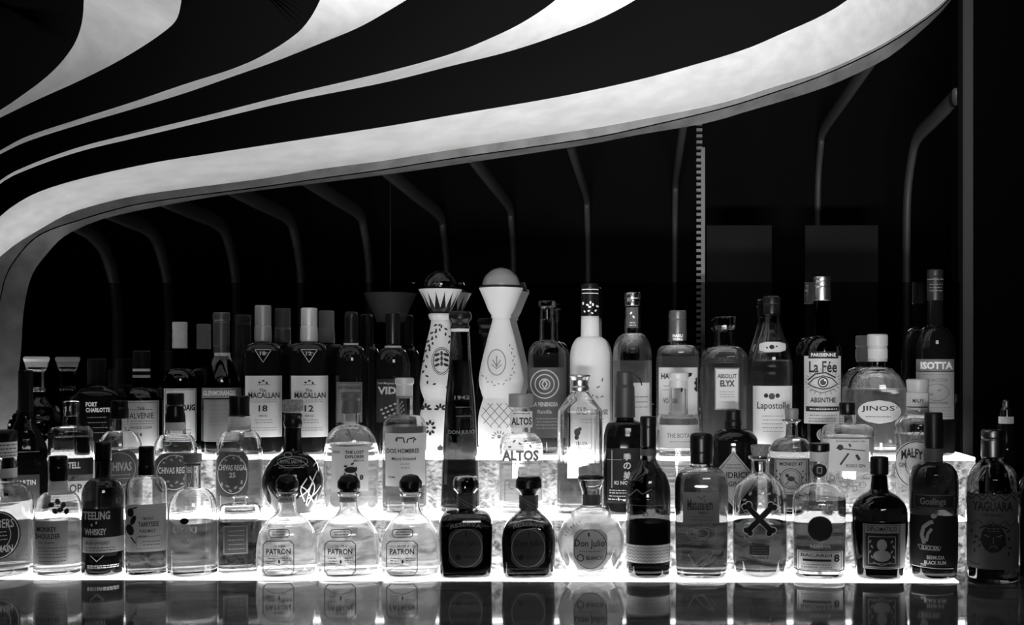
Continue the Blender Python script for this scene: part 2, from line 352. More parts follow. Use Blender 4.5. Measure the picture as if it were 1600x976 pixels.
def expand(prof):
    """('D', w, y, e) is a dome from the point before, ('C', (w, y), ...) a smooth curve through the points"""
    out = []
    for q in prof:
        if q[0] == 'D':
            w1, y1 = out[-1][:2]; _, w2, y2, e = q
            out[-1] = (w1, y1, 1)
            for k in range(1, 11):
                t = pi/2*k/10; out.append((w1+(w2-w1)*sin(t)**(2/e), y2-(y2-y1)*cos(t)**(2/e), .5))
        elif q[0] == 'C':
            c = catmull([(out[-1][0], out[-1][1], 0)]+[(a, b_, 0) for a, b_ in q[1:]], 6)
            out += [(v.x, v.y, .5) for v in c[1:]]
        else: out.append(q)
    return out
class Bottle:
    def __init__(s, name, label, cx, row, prof, cap=None, capmat=None, glass_m=CLEAR, fill=None, liq=.9, n=2, d=1, t=.0028, tb=.006,
                 cr=5, br=4, base=None, dY=0, group=None, cat='bottle', opaque=False, dz=0, taper=False, openg=False):
        Y, Z = ROWS[row] if row in ROWS else row
        Y += dY; Z += dz
        s.cx = cx; p = at(cx, PY, Y); D = (p-CAM).dot(Vector((-sin(YAW), cos(YAW), 0))); s.D = D; s.s = D/F
        dirc = Vector((CAM.x-p.x, CAM.y-p.y)); s.phi = math.atan2(dirc.x, -dirc.y)  # rotate -Y to camera
        s.cs = cos(math.atan((cx-PX)/F)); s.Z = Z
        s.root = empty(name, (p.x, Y, Z+.0002), s.phi)
        tagit(s.root, label, cat, group or {1: 'bottles in the front row', 2: 'bottles in the middle row', 3: 'bottles in the back row'}.get(row))
        prof = expand(prof); s.W = max(q[0] for q in prof); s.n = n; s.d = d
        s.Wm = s.W*s.s*s.cs
        s.taper = taper
        pts = [(q[0]*s.s*s.cs, s.hz(q[1])) + ((q[2]*s.s,) if len(q) > 2 else ()) for q in prof]
        bw = (base if base is not None else prof[-1][0])*s.s*s.cs
        pts.append((bw, 0.0, br*s.s)); pts.append((0.0, 0.0))
        pr = dense(round_prof(pts, cr*s.s)); s.pr = pr
        side = [q for q in pr if q.y > 1e-5]; s.side = side
        s.topz = pts[0][1]
        s.body = None
        if opaque:
            glass_m = BLACKGLOSS
            s.body = s.lathe('body', [Vector((0, pr[0].y))]+pr, glass_m)
        else:
            inner = []
            for i, q in enumerate(side):
                inner.append(Vector((max(q.x-t, .003), q.y)))
            inn = [q for q in inner if q.y > tb]
            # round inner bottom
            Rb = inn[-1].x
            inn += [Vector((Rb*.97, tb+.001)), Vector((Rb*.85, tb)), Vector((0, tb))]
            s.body = s.lathe('body', list(reversed(inn))+pr, glass_m)
            s.inn = inn
            if fill is not None:
                hf = s.hz(fill)
                lp = [Vector((q.x+.0004, q.y)) for q in inn if q.y <= hf and q.x > 0]
                lp[-1] = Vector((lp[-1].x, tb-.0004)); lp.append(Vector((0, tb-.0004)))
                lp = [Vector((0, lp[0].y)), Vector((lp[0].x*.98, lp[0].y))]+lp
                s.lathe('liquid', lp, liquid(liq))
        if cap: s.cap(cap, capmat or BLACKCAP)
    def hz(s, py, front=0):
        return max(CAM.z-s.Z-(py-PY)*(s.D-front)/F, 0)
    def nd(s, R):
        f = min(max((R/s.Wm-.5)/.3, 0), 1) if not s.taper else 1
        f = f*f*(3-2*f); return 2+(s.n-2)*f, 1+(s.d-1)*f
    def lathe(s, name, prof, m, parent=None, nd=None, smooth=True, seg=SEG):
        vs = []; fs = []; rings = []
        for q in prof:
            if q.x < 1e-6:
                vs.append((0, 0, q.y)); rings.append([len(vs)-1])
            else:
                n, d = nd or s.nd(q.x); r = []
                for k in range(seg):
                    a = 2*pi*(k+.5)/seg; c, sn = cos(a), sin(a)
                    vs.append((q.x*math.copysign(abs(c)**(2/n), c), d*q.x*math.copysign(abs(sn)**(2/n), sn), q.y)); r.append(len(vs)-1)
                rings.append(r)
        for a, b in zip(rings, rings[1:]):
            if len(a) == 1 and len(b) == 1: continue
            if len(a) == 1: fs += [(a[0], b[k], b[(k+1) % seg]) for k in range(seg)]
            elif len(b) == 1: fs += [(a[(k+1) % seg], a[k], b[0]) for k in range(seg)]
            else: fs += [(a[k], b[k], b[(k+1) % seg], a[(k+1) % seg]) for k in range(seg)]
        me = bpy.data.meshes.new(name); me.from_pydata(vs, [], fs)
        bm = bmesh.new(); bm.from_mesh(me); bmesh.ops.recalc_face_normals(bm, faces=bm.faces[:]); bm.to_mesh(me); bm.free()
        if smooth:
            me.shade_smooth()
            me.set_sharp_from_angle(angle=radians(38))
        o = link(name, me, m, parent or s.root); return o
    def cap(s, pts, m, name='cap', n=2, d=1, cr=1.5, parent=None, flute=0):
        P = [(q[0]*s.s*s.cs, s.hz(q[1])) for q in pts]
        pr = round_prof([(0, P[0][1])]+P+[(0, P[-1][1])], cr*s.s)
        return s.lathe(name, pr, m, parent, (n, d))
    def R(s, h):
        sd = s.side
        if h >= sd[0].y: return sd[0].x
        for a, b in zip(sd, sd[1:]):
            if b.y <= h <= a.y: return b.x+(a.x-b.x)*(h-b.y)/max(a.y-b.y, 1e-9)
        return sd[-1].x
    def surf(s, px, py, off=.0004, Rm=None):
        x = (px-s.cx)*s.s*s.cs
        h0 = s.hz(py); R0 = Rm or s.R(h0); n, d = s.nd(R0) if Rm is None else (2, 1)
        fr = R0*d
        x *= (s.D-fr)/s.D
        h = s.hz(py, fr); R = Rm or s.R(h); n, d = s.nd(R) if Rm is None else (2, 1)
        R += off; u = min(abs(x)/R, .995)
        return (max(-R*.995, min(R*.995, x)), -(R*d+ (off if d<1 else 0))*(1-u**n)**(1/n), h)
    def label(s, x0, x1, y0, y1, m, shape='rect', name='label', off=.0005, Rm=None, parent=None, lab=None):
        nx, nz = max(6, int(abs(x1-x0)/3)), max(6, int(abs(y1-y0)/3)); vs = []; fs = []
        for j in range(nz+1):
            v = j/nz; c = abs(2*v-1)
            hw = {'rect': 1, 'ellipse': sqrt(max(1-c*c, .0004)), 'diamond': max(1-c, .01), 'oct': 1 if c < .7 else 1-(c-.7)*.9,
                  'shield': 1 if v < .6 else 1-(v-.6)*.9, 'round': 1-(max(0, c-.5)/.5)**2.4*.45, 'arch': 1 if v > .35 else sqrt(max(.02, 1-((.35-v)/.37)**2))}[shape]
            for i in range(nx+1):
                u = (2*i/nx-1)*hw
                vs.append(s.surf((x0+x1)/2+u*(x1-x0)/2, y0+v*(y1-y0), off, Rm))
        for j in range(nz):
            for i in range(nx): a = j*(nx+1)+i; fs.append((a, a+1, a+nx+2, a+nx+1))
        o = mk(name, vs, fs, m, parent or s.root, True)
        if lab: o['label'] = lab
        s.last = o; s.lRm = Rm
        return o
    def print(s, m=INK, parent=None, off=.0009, name='lettering', Rm=None):
        return Print(s, m, parent or getattr(s, 'last', None) or s.body, off, name, Rm)
class Print:
    def __init__(s, b, m, parent, off, name, Rm): s.b = b; s.m = m; s.p = parent; s.off = off; s.name = name; s.vs = []; s.fs = []; s.Rm = Rm
    def pt(s, x, y): s.vs.append(s.b.surf(x, y, s.off, s.Rm)); return len(s.vs)-1
    def text(s, t, x0, x1, y0, y1, bold=.012, arc=0):
        vs, fs = text_tris(t, bold); k = len(s.vs)
        for u, v in vs:
            s.pt(x0+(x1-x0)*u, y1+(y0-y1)*v+arc*(2*u-1)**2)
        s.fs += [tuple(k+i for i in f) for f in fs]; return s
    def line(s, pts, w=1.2, close=False):
        pts = [Vector(p) for p in pts]
        if close: pts = pts+[pts[0]]
        dn = [pts[0]]
        for a, b in zip(pts, pts[1:]):
            k = max(1, int((b-a).length/4))
            for i in range(1, k+1): dn.append(a.lerp(b, i/k))
        prev = None
        for i, p in enumerate(dn):
            t = (dn[min(i+1, len(dn)-1)]-dn[max(i-1, 0)]); 
            if t.length < 1e-6: t = Vector((1, 0))
            t.normalize(); nn = Vector((-t.y, t.x))*w/2
            a, b = s.pt(*(p+nn)), s.pt(*(p-nn))
            if prev: s.fs.append((prev[0], a, b, prev[1]))
            prev = (a, b)
        return s
    def ring(s, cx, cy, rx, ry, w=1.2, a0=0, a1=2*pi):
        k = 28; return s.line([(cx+rx*cos(a0+(a1-a0)*i/k), cy+ry*sin(a0+(a1-a0)*i/k)) for i in range(k+1)], w)
    def disc(s, cx, cy, rx, ry, rot=0, k=14, m=3):
        c = s.pt(cx, cy); pr = None
        for j in range(1, m+1):
            r = [s.pt(cx+j/m*(rx*cos(2*pi*i/k)*cos(rot)-ry*sin(2*pi*i/k)*sin(rot)), cy+j/m*(rx*cos(2*pi*i/k)*sin(rot)+ry*sin(2*pi*i/k)*cos(rot))) for i in range(k)]
            for i in range(k):
                if pr: s.fs.append((pr[i], pr[(i+1) % k], r[(i+1) % k], r[i]))
                else: s.fs.append((c, r[(i+1) % k], r[i]))
            pr = r
        return s
    def rect(s, x0, x1, y0, y1):
        nx, ny = max(1, int(abs(x1-x0)/4)), max(1, int(abs(y1-y0)/6)); k = len(s.vs)
        for j in range(ny+1):
            for i in range(nx+1): s.pt(x0+(x1-x0)*i/nx, y0+(y1-y0)*j/ny)
        for j in range(ny):
            for i in range(nx): a = k+j*(nx+1)+i; s.fs.append((a, a+1, a+nx+2, a+nx+1))
        return s
    def frame(s, x0, x1, y0, y1, w=1, ch=0):
        if ch: return s.line([(x0+ch, y0), (x1-ch, y0), (x1, y0+ch), (x1, y1-ch), (x1-ch, y1), (x0+ch, y1), (x0, y1-ch), (x0, y0+ch)], w, True)
        return s.line([(x0, y0), (x1, y0), (x1, y1), (x0, y1)], w, True)
    def dashes(s, x0, x1, ys, w=1.0, seed=1):
        rr = random.Random(seed+int(x0))
        for y in ys:
            x = x0+rr.random()*3
            while x < x1-1:
                l = 1.5+rr.random()*4; s.line([(x, y), (min(x+l, x1), y)], w); x += l+1.2
        return s
    def leaves(s, pts, l=4, w=1.6, sway=2.5):
        P = [Vector(p) for p in pts]
        d = 0
        for a, b in zip(P, P[1:]):
            n = max(1, int((b-a).length/(l*1.1))); ang = math.atan2(b.y-a.y, b.x-a.x)
            for i in range(n):
                p = a.lerp(b, (i+.5)/n); d = 1-d; q = Vector((-(b-a).y, (b-a).x)).normalized()*sway*(1 if d else -1)
                s.disc(p.x+q.x, p.y+q.y, l/2, w/2, ang+(.6 if d else -.6), 8, 1)
        return s
    def done(s):
        o = mk(s.name, s.vs, s.fs, s.m, s.p); return o

# ================================================================== FRONT ROW
B = Bottle('whisky_bottle', 'bottle with a large round dark emblem, cut off by the left edge of the photo', -3, 1,
    [(30, 677), (30, 754), ('D', 56, 788, 2.2)], [(29, 672), (31, 676), (31, 690)], BLACKCAP, GREY, fill=778, liq=.45, tb=.014)
B.label(-30, 28, 684, 716, P8, name='neck_label'); B.print(INK).dashes(-28, 27, [690, 696, 702, 708, 713], 1.6).done()
B.label(-30, 29, 733, 748, P6, name='neck_band')
B.label(-45, 33, 798, 876, P1, 'ellipse', 'emblem'); B.print(WINK).ring(-5, 837, 35, 36, 1.4).ring(-5, 837, 22, 23, 1.2).text('BERS', -4, 22, 812, 826, arc=0).text('MAIN', -4, 20, 853, 864).dashes(-18, 12, [832, 838, 844], 1.3).done()
B = Bottle('whisky_bottle', 'clear bottle with round shoulders and grey label, second from the left in the front row', 91, 1,
    [(15, 750), (17, 768, 3), ('D', 39, 803, 2.2), (39.5, 815)], [(14, 712), (15.5, 716), (15, 728), (16, 731), (15, 752)], BLACKCAP, CLEAR, fill=812, liq=.55, tb=.011)
B.label(75, 131, 752, 774, P8, name='neck_label'); 
B.print(INK, off=.0016).text('VSOP', 90, 126, 757, 769).done() if False else None
B.label(54, 106, 814, 882, P6)
B.print().text('MONKEY', 57, 88, 823, 831, .02).text('SHOULDER', 55, 94, 834, 842, .02).text('the original', 60, 84, 846, 850).dashes(58, 103, [856, 861, 866, 871, 877], .9).done()
g = B.print(INK, B.body, name='embossing')
for k, (a, q) in enumerate([(80, 789), (90, 784), (99, 790), (94, 797), (86, 799), (104, 800)]): g.disc(a, q, 5, 4, k, 9, 2)
g.done()
B = Bottle('whiskey_bottle', 'near-black bottle with white lettering and a white lower label strip in the front row', 161, 1,
    [(13, 694), (13.5, 747), ('D', 34, 776, 2), (34, 800)], [(11.5, 690), (13.5, 693), (13.5, 716), (12, 718), (12, 722)], BLACKCAP, glass(.16), fill=800, liq=.2)
B.label(128, 194, 795, 870, P1, 'shield'); B.label(129, 194, 840, 864, P8, name='label_band', off=.0009)
B.print(WINK).text('TEELING', 130, 172, 799, 812, .03).text('WHISKEY', 132, 166, 826, 836, .03).leaves([(142, 815), (148, 822), (156, 815)], 5, 3).done()
B.print(INK, off=.0014).text('IRISH WHISKEY', 134, 172, 846, 851).dashes(133, 180, [856, 860], 1).done()
B.print(WINK, B.body, name='crest').line([(141, 868), (151, 877), (162, 868)], 1.2).dashes(136, 186, [884, 887], 1.5).done()
B = Bottle('whisky_bottle', 'clear bottle with pale label and tiny figure drawing, black cap, front row left', 229, 1,
    [(13, 738), (13, 744), ('D', 33, 770, 2.8)], [(11.5, 697), (12.5, 699), (12.5, 727), (13.5, 729), (13.5, 742)], BLACKCAP, CLEAR, fill=792, liq=.15, n=3, d=.85)
B.label(197, 260, 788, 862, P8)
B.print().text('TIMORIOUS', 222, 240, 808, 812).text('TARRYSIDE', 216, 248, 815, 823, .02).text('PURE MALT', 218, 243, 827, 832).text('WHISKY', 216, 230, 836, 840).dashes(222, 250, [846, 851], .9).disc(204, 800, 5, 7).disc(208, 812, 4, 8, .4).disc(203, 827, 6, 9, -.3).line([(200, 796), (214, 792)], 2).line([(204, 838), (212, 848)], 2).frame(213, 252, 838, 857, .5).done()
B = Bottle('liquor_bottle', 'clear dome-shouldered bottle with small white lettering and short stopper, front row left', 301, 1,
    [(13, 720), (13, 762), ('D', 39.5, 799, 2)], [(14.5, 708), (15, 710), (15, 722), (12, 724), (12, 727)], GCAP, CLEAR, fill=812, liq=.35, tb=.01)
B.last = B.body; B.print(WINK, off=.0012).text('UMIKI', 270, 307, 823, 833, .03).ring(291, 845, 5, 5, 1.2).disc(291, 845, 3, 3).done()
B.print(INK, off=.0012, name='emblem').disc(288, 814, 7, 5).done()
B = Bottle('liquor_bottle', 'small square-sided bottle of dark spirit with flat stopper, left of the round-stoppered trio', 375, 1,
    [(13, 782), (14, 787, 2), ('D', 34, 801, 3.2)], [(11, 774), (13, 776), (13, 783)], glass(.8), CLEAR, fill=812, liq=.12, n=5, d=.7, tb=.009, dY=.027)
B.label(348, 388, 820, 866, P2); B.print(MINK).frame(350, 386, 822, 864, .7).dashes(355, 382, [829, 836, 843, 850, 857], .8).done()
B.print(WINK, B.body, name='facet_lines').line([(352, 798), (358, 812)], .8).line([(392, 798), (398, 812)], 1).line([(399, 798), (404, 812)], .8).done()
for i, (cx, lab) in enumerate([(448.5, 'leftmost of three alike squat clear bottles with round dark stoppers and octagonal outlines'), (545, 'middle one of three alike squat clear bottles with round dark stoppers and octagonal outlines'), (641.5, 'rightmost of three alike squat clear bottles with round dark stoppers, beside the black squat bottle')]):
    ws = .94 if cx > 600 else 1
    B = Bottle('tequila_bottle', lab, cx, 1, [(14, 772), (14, 789), ('C', (17, 800), (31*ws, 813), (43*ws, 829), (47.5*ws, 848), (48.5*ws, 868)), (48.5*ws, 880)], None, None, CLEAR, fill=815, liq=.97, n=2.4, d=.8, t=.0022, tb=.012, base=46*ws)
    B.cap([(3, 740.5), (12, 743, 5), (17.8, 752, 7), (18, 762, 5), (15, 768, 2)], BLACKCAP, 'stopper')
    B.cap([(17, 768), (18, 770), (15.5, 775)], glass(.9), 'stopper_collar')
    dx = cx-448.5
    B.label(434+dx, 460+dx, 776, 785, P6, name='neck_band', Rm=.0165); B.print(INK, Rm=.0165).text('PATRON', 438+dx, 456+dx, 777.5, 783).done()
    g = B.print(INK, B.body, name='etched_label')
    g.frame(411+dx, 459+dx, 845, 898, 1.2, 6).frame(420+dx, 452+dx, 827, 839, 1.1, 3).text('PATRON', 416+dx, 454+dx, 857, 866, .02).text('SILVER', 428+dx, 442+dx, 851, 854.5).line([(443+dx, 854), (446+dx, 852)], 1)
    g.dashes(424+dx, 448+dx, [831, 835], 1).dashes(416+dx, 430+dx, [872, 876, 880], 1.2).dashes(440+dx, 456+dx, [872, 875], 1.2)
    g.line([(412+dx, 893), (422+dx, 886), (436+dx, 883), (448+dx, 886), (458+dx, 891)], .8).disc(436+dx, 877, 1.5, 3).done()
for cx, lab, gg, lq, ww, st in [(728, 'black squat square bottle with dark stopper and dark rounded label, front row centre', glass(.05), .05, 42, 0), (826, 'second dark squat bottle, amber-black with soft shoulders and faint rounded label', glass(.2), .12, 42, 1)]:
    sh = [(15, 772), (14, 798), ('D', 42, 823, 2.8)] if not st else [(12, 772), (13, 795), ('C', (18, 800), (27, 808), (38, 821), (42, 840)), (42, 850)]
    B = Bottle('tequila_bottle', lab, cx, 1, sh, None, None, gg, fill=818, liq=lq, n=4.5 if not st else 3.5, d=.85, tb=.009, base=40)
    B.cap([(8, 743), (17, 744, 4), (20, 750, 4), (20.5, 762, 6), (14, 769, 3), (12, 773)], glass(.04) if not st else BLACKCAP, 'stopper')
    B.label(cx-15, cx+15, 774, 795, P2, name='neck_wrap', Rm=.0165); B.print(MINK, Rm=.0165).line([(cx-14, 776), (cx+14, 792)], .6).line([(cx-14, 780), (cx+8, 794)], .5).done()
    B.label(cx-27, cx+26, 826, 886, paper(.075), 'round', off=.0006)
    B.print(MINK).ring(cx-.5, 856, 26, 29.5, .8).done()
    B.print(INK, off=.0012, name='lettering').text('Don Julio', cx-22, cx+22, 843, 856, .01).dashes(cx-20, cx+20, [860], .8).disc(cx-12, 870, 4.5, 4.5).text('AÑEJO' if not st else 'REPOSADO', cx-4, cx+19, 867, 873).line([(cx, 830), (cx, 838)], 2).done()
    B.print(GINK, B.body, name='embossing').text('RESERVA', cx-24, cx+24, 816, 822, arc=4).done()
B = Bottle('tequila_bottle', 'clear globe-shaped bottle with a pale rounded label and wide flat stopper, front row centre', 923.5, 1,
    [(15, 772), (15, 790), ('C', (30, 800), (45, 819), (51.5, 840), (48.5, 863), (40, 884)), (32, 894)], None, None, CLEAR, fill=800, liq=.98, n=2.1, d=.9, tb=.011, t=.002, base=30, br=8)
B.cap([(8, 741), (20, 744, 4), (21, 748, 3)], BLACKCAP, 'stopper'); B.cap([(21, 748), (19, 757), (16, 764), (15, 773)], glass(.92), 'stopper_collar')
B.label(910, 938, 773, 790, P2, name='neck_wrap', Rm=.0165)
B.label(896, 949, 827, 888, P6, 'round'); B.print(INK).ring(922.5, 857.5, 26, 30, 1).text('Don Julio', 898, 945, 843, 857, .01).dashes(903, 942, [861], .8).ring(907, 871, 5, 5, 1.4).text('BLANCO', 916, 943, 868, 874, .02).line([(920, 832), (920, 838)], 2.5).done()
g = B.print(GINK, B.body, name='embossing')
for k in range(7): a = 3.5+k*.13; g.line([(923+40*cos(a), 852+40*sin(a)*.95), (923+44*cos(a), 852+44*sin(a)*.95)], 1)
g.done()
B = Bottle('rum_bottle', 'tall dark bottle with a woven pale band near its foot, front row centre right', 1013, 1,
    [(12, 660), (12.5, 718), ('C', (19, 729), (29, 743), (34, 760), (35, 776)), (35, 848), (34, 850), (34, 878)], [(11, 650), (13, 651.5), (13, 665), (12.4, 667), (12.6, 698)], BLACKCAP, glass(.14), fill=812, liq=.1, tb=.012)
B.label(1000, 1026, 702, 712, P2, name='neck_band', Rm=.0125*1.12)
B.label(978.5, 1047.5, 852, 880, P8, name='woven_band', off=.001)
g = B.print(GINK, off=.0014, name='weave')
for k in range(5): g.line([(980+i*3.4, 855+k*5+(i % 2)*2.4) for i in range(21)], .9)
g.done()
B.print(GINK, B.body, name='lettering').line([(983, 776), (995, 765), (1004, 772), (1018, 764)], .9).text('23', 1004, 1013, 800, 806).dashes(985, 1035, [790], .7).done()
B = Bottle('rum_bottle', 'bottle with black knob cap, script label and leaf drawing near its foot, front row right', 1096, 1,
    [(17, 715), (18, 728), ('C', (30, 733), (38, 741), (42, 754)), (42, 785)], [(13, 676), (17, 679, 3), (18, 684, 2), (18, 705), (17.5, 707), (17.5, 724)], BLACKCAP, GREY, fill=737, liq=.2, n=2.6, d=.85, tb=.011, base=40)
B.label(1067, 1124, 769, 818, P4); B.print(INK).text('Matusalem', 1074, 1114, 780, 797, .02).text('RESERVA', 1092, 1106, 799, 803).dashes(1078, 1116, [807, 812], .7).line([(1076, 797), (1112, 784)], .8).line([(1090, 775), (1096, 780), (1102, 774)], 1).done()
B.print(MINK, B.body, name='leaf_emblem').ring(1096, 833, 12, 7, 1).ring(1096, 833, 24, 10, .7).line([(1075, 866), (1085, 882), (1100, 884), (1116, 862)], 1).line([(1084, 884), (1102, 866), (1115, 860), (1108, 874), (1096, 886)], 1.2).line([(1098, 884), (1112, 878), (1118, 868)], 1).done()
B = Bottle('rum_bottle', 'round-shouldered bottle with cork top and a big black crossed-bones emblem', 1187, 1,
    [(18, 712), (18, 716), (13, 718), (13, 738), ('C', (21, 744), (35, 756), (41.5, 773), (42.5, 795)), (42.5, 870)], [(14, 695), (14.5, 697), (12.5, 711), (11, 720)], CORK, GREY, fill=811, liq=.26, tb=.014, base=38, br=9)
g = B.print(WINK, B.body, name='emblem_outline', off=.0008)
for sx in (1, -1):
    g.line([(1187-sx*19, 792), (1187+sx*19, 830)], 10.5)
    for ex, ey in ((-sx*20, 791), (sx*18, 831)): g.disc(1187+ex-3, ey+2*sx, 6, 6).disc(1187+ex+3, ey-2*sx, 6, 6)
g.done()
g = B.print(INK, B.body, name='crossed_emblem', off=.0016)
for sx in (1, -1):
    g.line([(1187-sx*18, 793), (1187+sx*18, 829)], 8)
    for ex, ey in ((-sx*20, 791), (sx*18, 831)): g.disc(1187+ex-3, ey+2*sx, 4.5, 4.5).disc(1187+ex+3, ey-2*sx, 4.5, 4.5)
g.done()
B.print(MINK, B.body, name='scrollwork').leaves([(1158, 786), (1166, 776), (1180, 770), (1194, 770), (1208, 776), (1216, 786)], 7, 3.6, 1.5).leaves([(1164, 836), (1166, 846), (1176, 852)], 6, 3, 1.5).leaves([(1211, 836), (1208, 846), (1198, 852)], 6, 3, 1.5).line([(1173, 790), (1187, 806), (1201, 790)], 1.6).line([(1170, 806), (1162, 800), (1164, 792)], 1.5).line([(1205, 806), (1212, 800), (1210, 792)], 1.5).done()
B.label(1171, 1202, 852, 867, P2, name='tax_label'); B.print(MINK).dashes(1174, 1200, [856, 860, 864], 1).done(); B.print(GINK, B.body, name='maker_line').text('BUMBU', 1174, 1200, 869, 873).done()
B = Bottle('rum_bottle', 'bottle with a black disc on its front above a small white label reading 8', 1280, 1,
    [(15, 707), (14, 748), ('C', (18, 753), (32, 761), (41, 773), (42, 785)), (42, 800)], [(16, 692), (16.5, 694), (16.5, 704), (15, 706)], BLACKCAP, CLEAR, fill=778, liq=.17, n=2.5, d=.85, tb=.013, base=40)
B.label(1265, 1295, 704, 721, P8, name='neck_label', Rm=.0165)
B.label(1269, 1292, 724, 746, P1, 'ellipse', 'neck_medallion', Rm=.0168); B.print(WINK, Rm=.0168).frame(1277, 1284, 730, 739, .8).done()
B.label(1261, 1302, 806, 846, P1, 'ellipse', 'black_disc', off=.0009); B.print(MINK).ring(1281.5, 826, 20, 19.5, 1.2).done()
g = B.print(WINK, B.body, name='embossing').text('GRAN', 1270, 1294, 790, 795).leaves([(1258, 797), (1270, 793)], 4, 2).leaves([(1292, 794), (1306, 799)], 4, 2).text('RESERVA', 1266, 1298, 851, 856).done()
B.label(1245, 1317, 861, 891, P9); B.print(INK).frame(1247, 1315, 862.5, 889.5, .6).text('BACARDI', 1251, 1300, 865, 870, .01).text('8', 1303, 1312, 866, 878, .03).rect(1254, 1299, 873.5, 877).dashes(1250, 1298, [882], .8).text('RESERVA OCHO', 1252, 1300, 885, 888, .01).done()
B = Bottle('rum_bottle', 'squat black-glass bottle with blocky black cap and framed portrait label, front row right', 1374, 1,
    [(12, 738), (14, 764), ('C', (18, 768), (30, 775), (41, 788), (44.5, 806), (44, 835), (39, 880)), (38, 890)], [(13, 713), (14.5, 714.5), (14.5, 740), (13, 742)], BLACK, glass(.045), fill=790, liq=.3, tb=.006, base=38, n=2.2, d=.95)
B.label(1348, 1415, 819, 889, P6); g = B.print(INK, off=.0011).rect(1352, 1404, 833, 885).text('DIPLOMATICO', 1354, 1402, 823, 830, .02).frame(1350, 1406, 821, 887, 1).done()
B.print(MINK, off=.0016, name='portrait').frame(1357, 1399, 838, 880, 1).disc(1378, 851, 8, 9).disc(1378, 868, 14, 9).leaves([(1361, 842), (1361, 874)], 6, 2.5, 1.5).leaves([(1395, 842), (1395, 874)], 6, 2.5, 1.5).line([(1364, 878), (1378, 883), (1392, 878)], 1.4).done()
B = Bottle('rum_bottle', 'dark bottle with long black neck wrap and pale seal-shaped drawing, front row right', 1458.5, 1,
    [(14, 656), (15, 722), ('D', 39.5, 756, 2.4), (38.5, 870)], [(13, 644), (14.5, 645.5), (15.5, 700)], BLACK, glass(.13), fill=808, liq=.1, tb=.011, base=36)
B.label(1443, 1474, 701, 722, P2, name='neck_label', Rm=.0168)
B.label(1424, 1494, 772, 796, P1, name='upper_label'); B.print(GINK).frame(1428, 1491, 774, 794, .7).text('Goslings', 1437, 1478, 778, 792, .02).done()
B.label(1421, 1496, 806, 886, P1, name='lower_label')
B.print(MINK, off=.0012, name='seal_drawing').line([(1444, 850), (1440, 836), (1443, 824), (1452, 817), (1458, 815)], 6).line([(1447, 846), (1450, 834), (1456, 826)], 5).disc(1459, 806, 5, 4).line([(1434, 852), (1470, 854), (1468, 860), (1438, 859), (1434, 852)], 1.2).done()
B.print(WINK, off=.0013).text('BLACK SEAL', 1440, 1468, 853, 859, .02).text('BERMUDA', 1448, 1476, 868, 874, .02).text('BLACK RUM', 1444, 1478, 876, 882, .03).text('750', 1438, 1447, 881, 885).line([(1424, 886), (1490, 889)], .8).done()
B = Bottle('cachaca_bottle', 'dim bottle with wavy-edged label and grey screw cap, far right of the front row', 1550.5, (-.02, -.0015),
    [(16, 710), (17, 717), ('C', (21, 721), (31, 729), (40.5, 746), (42.5, 766)), (42.5, 785)], [(16.5, 671), (18, 674), (18, 683), (16.5, 685), (18, 687), (18, 714)], DSILVER, glass(.45), fill=772, liq=.3, tb=.008, base=40, group='bottles in the front row')
B.label(1510, 1591, 772, 890, paper(.15), name='label')
g = B.print(INK)
for dy in (0, 7): g.line([(1512+i*1.5, 771+dy+3.5*sin(i*.52)) for i in range(52)], 1.6)
g.text('YAGUARA', 1519, 1583, 784, 799, .02).text('ORGANIC', 1535, 1567, 803, 807).line([(1512+i*1.5, 818+4*sin(i*.45)) for i in range(52)], 1).leaves([(1518, 826), (1526, 846), (1518, 866)], 7, 3, 2.5).leaves([(1524, 836), (1534, 856)], 6, 3).leaves([(1580, 826), (1572, 846), (1580, 868)], 7, 3, 2.5).text('750ml', 1514, 1530, 880, 885).done()
B.print(INK, off=.0013, name='face_drawing').disc(1552, 842, 20, 22).line([(1530, 826), (1552, 818), (1574, 826)], 2).done()
B.print(GINK, off=.0018, name='face_lines').line([(1538, 836), (1546, 839)], 1.4).line([(1558, 839), (1566, 836)], 1.4).line([(1552, 840), (1552, 850)], 1).line([(1546, 858), (1549, 852), (1552, 855), (1555, 852), (1558, 858)], 1).dashes(1542, 1562, [826, 830], 1).done()
B = Bottle('liquor_bottle', 'dark bottle mostly hidden behind the rightmost front bottle, only its pale-banded neck showing', 1572, (.13, -.0015),
    [(9, 640), (13, 655, 3), (14, 672), (14, 700, 8), (34, 740, 14), (35, 760)], [(4, 624), (6, 627), (6, 636), (9, 640), (9, 652)], DSILVER, glass(.08), opaque=True, group='bottles right of the display steps')
B.label(1560, 1584, 651, 662, P8, name='neck_label', Rm=.0158)
B = Bottle('liquor_bottle', 'dark bottle cut off by the right edge of the photo', 1614, (.03, -.0015),
    [(12, 700), (13, 735, 8), (30, 770, 14), (31, 790)], [(12, 690), (13, 692), (13, 712)], BLACKCAP, glass(.1), opaque=True, group='bottles right of the display steps')
B.label(1602, 1612, 714, 732, P4, name='neck_label', Rm=.0145)

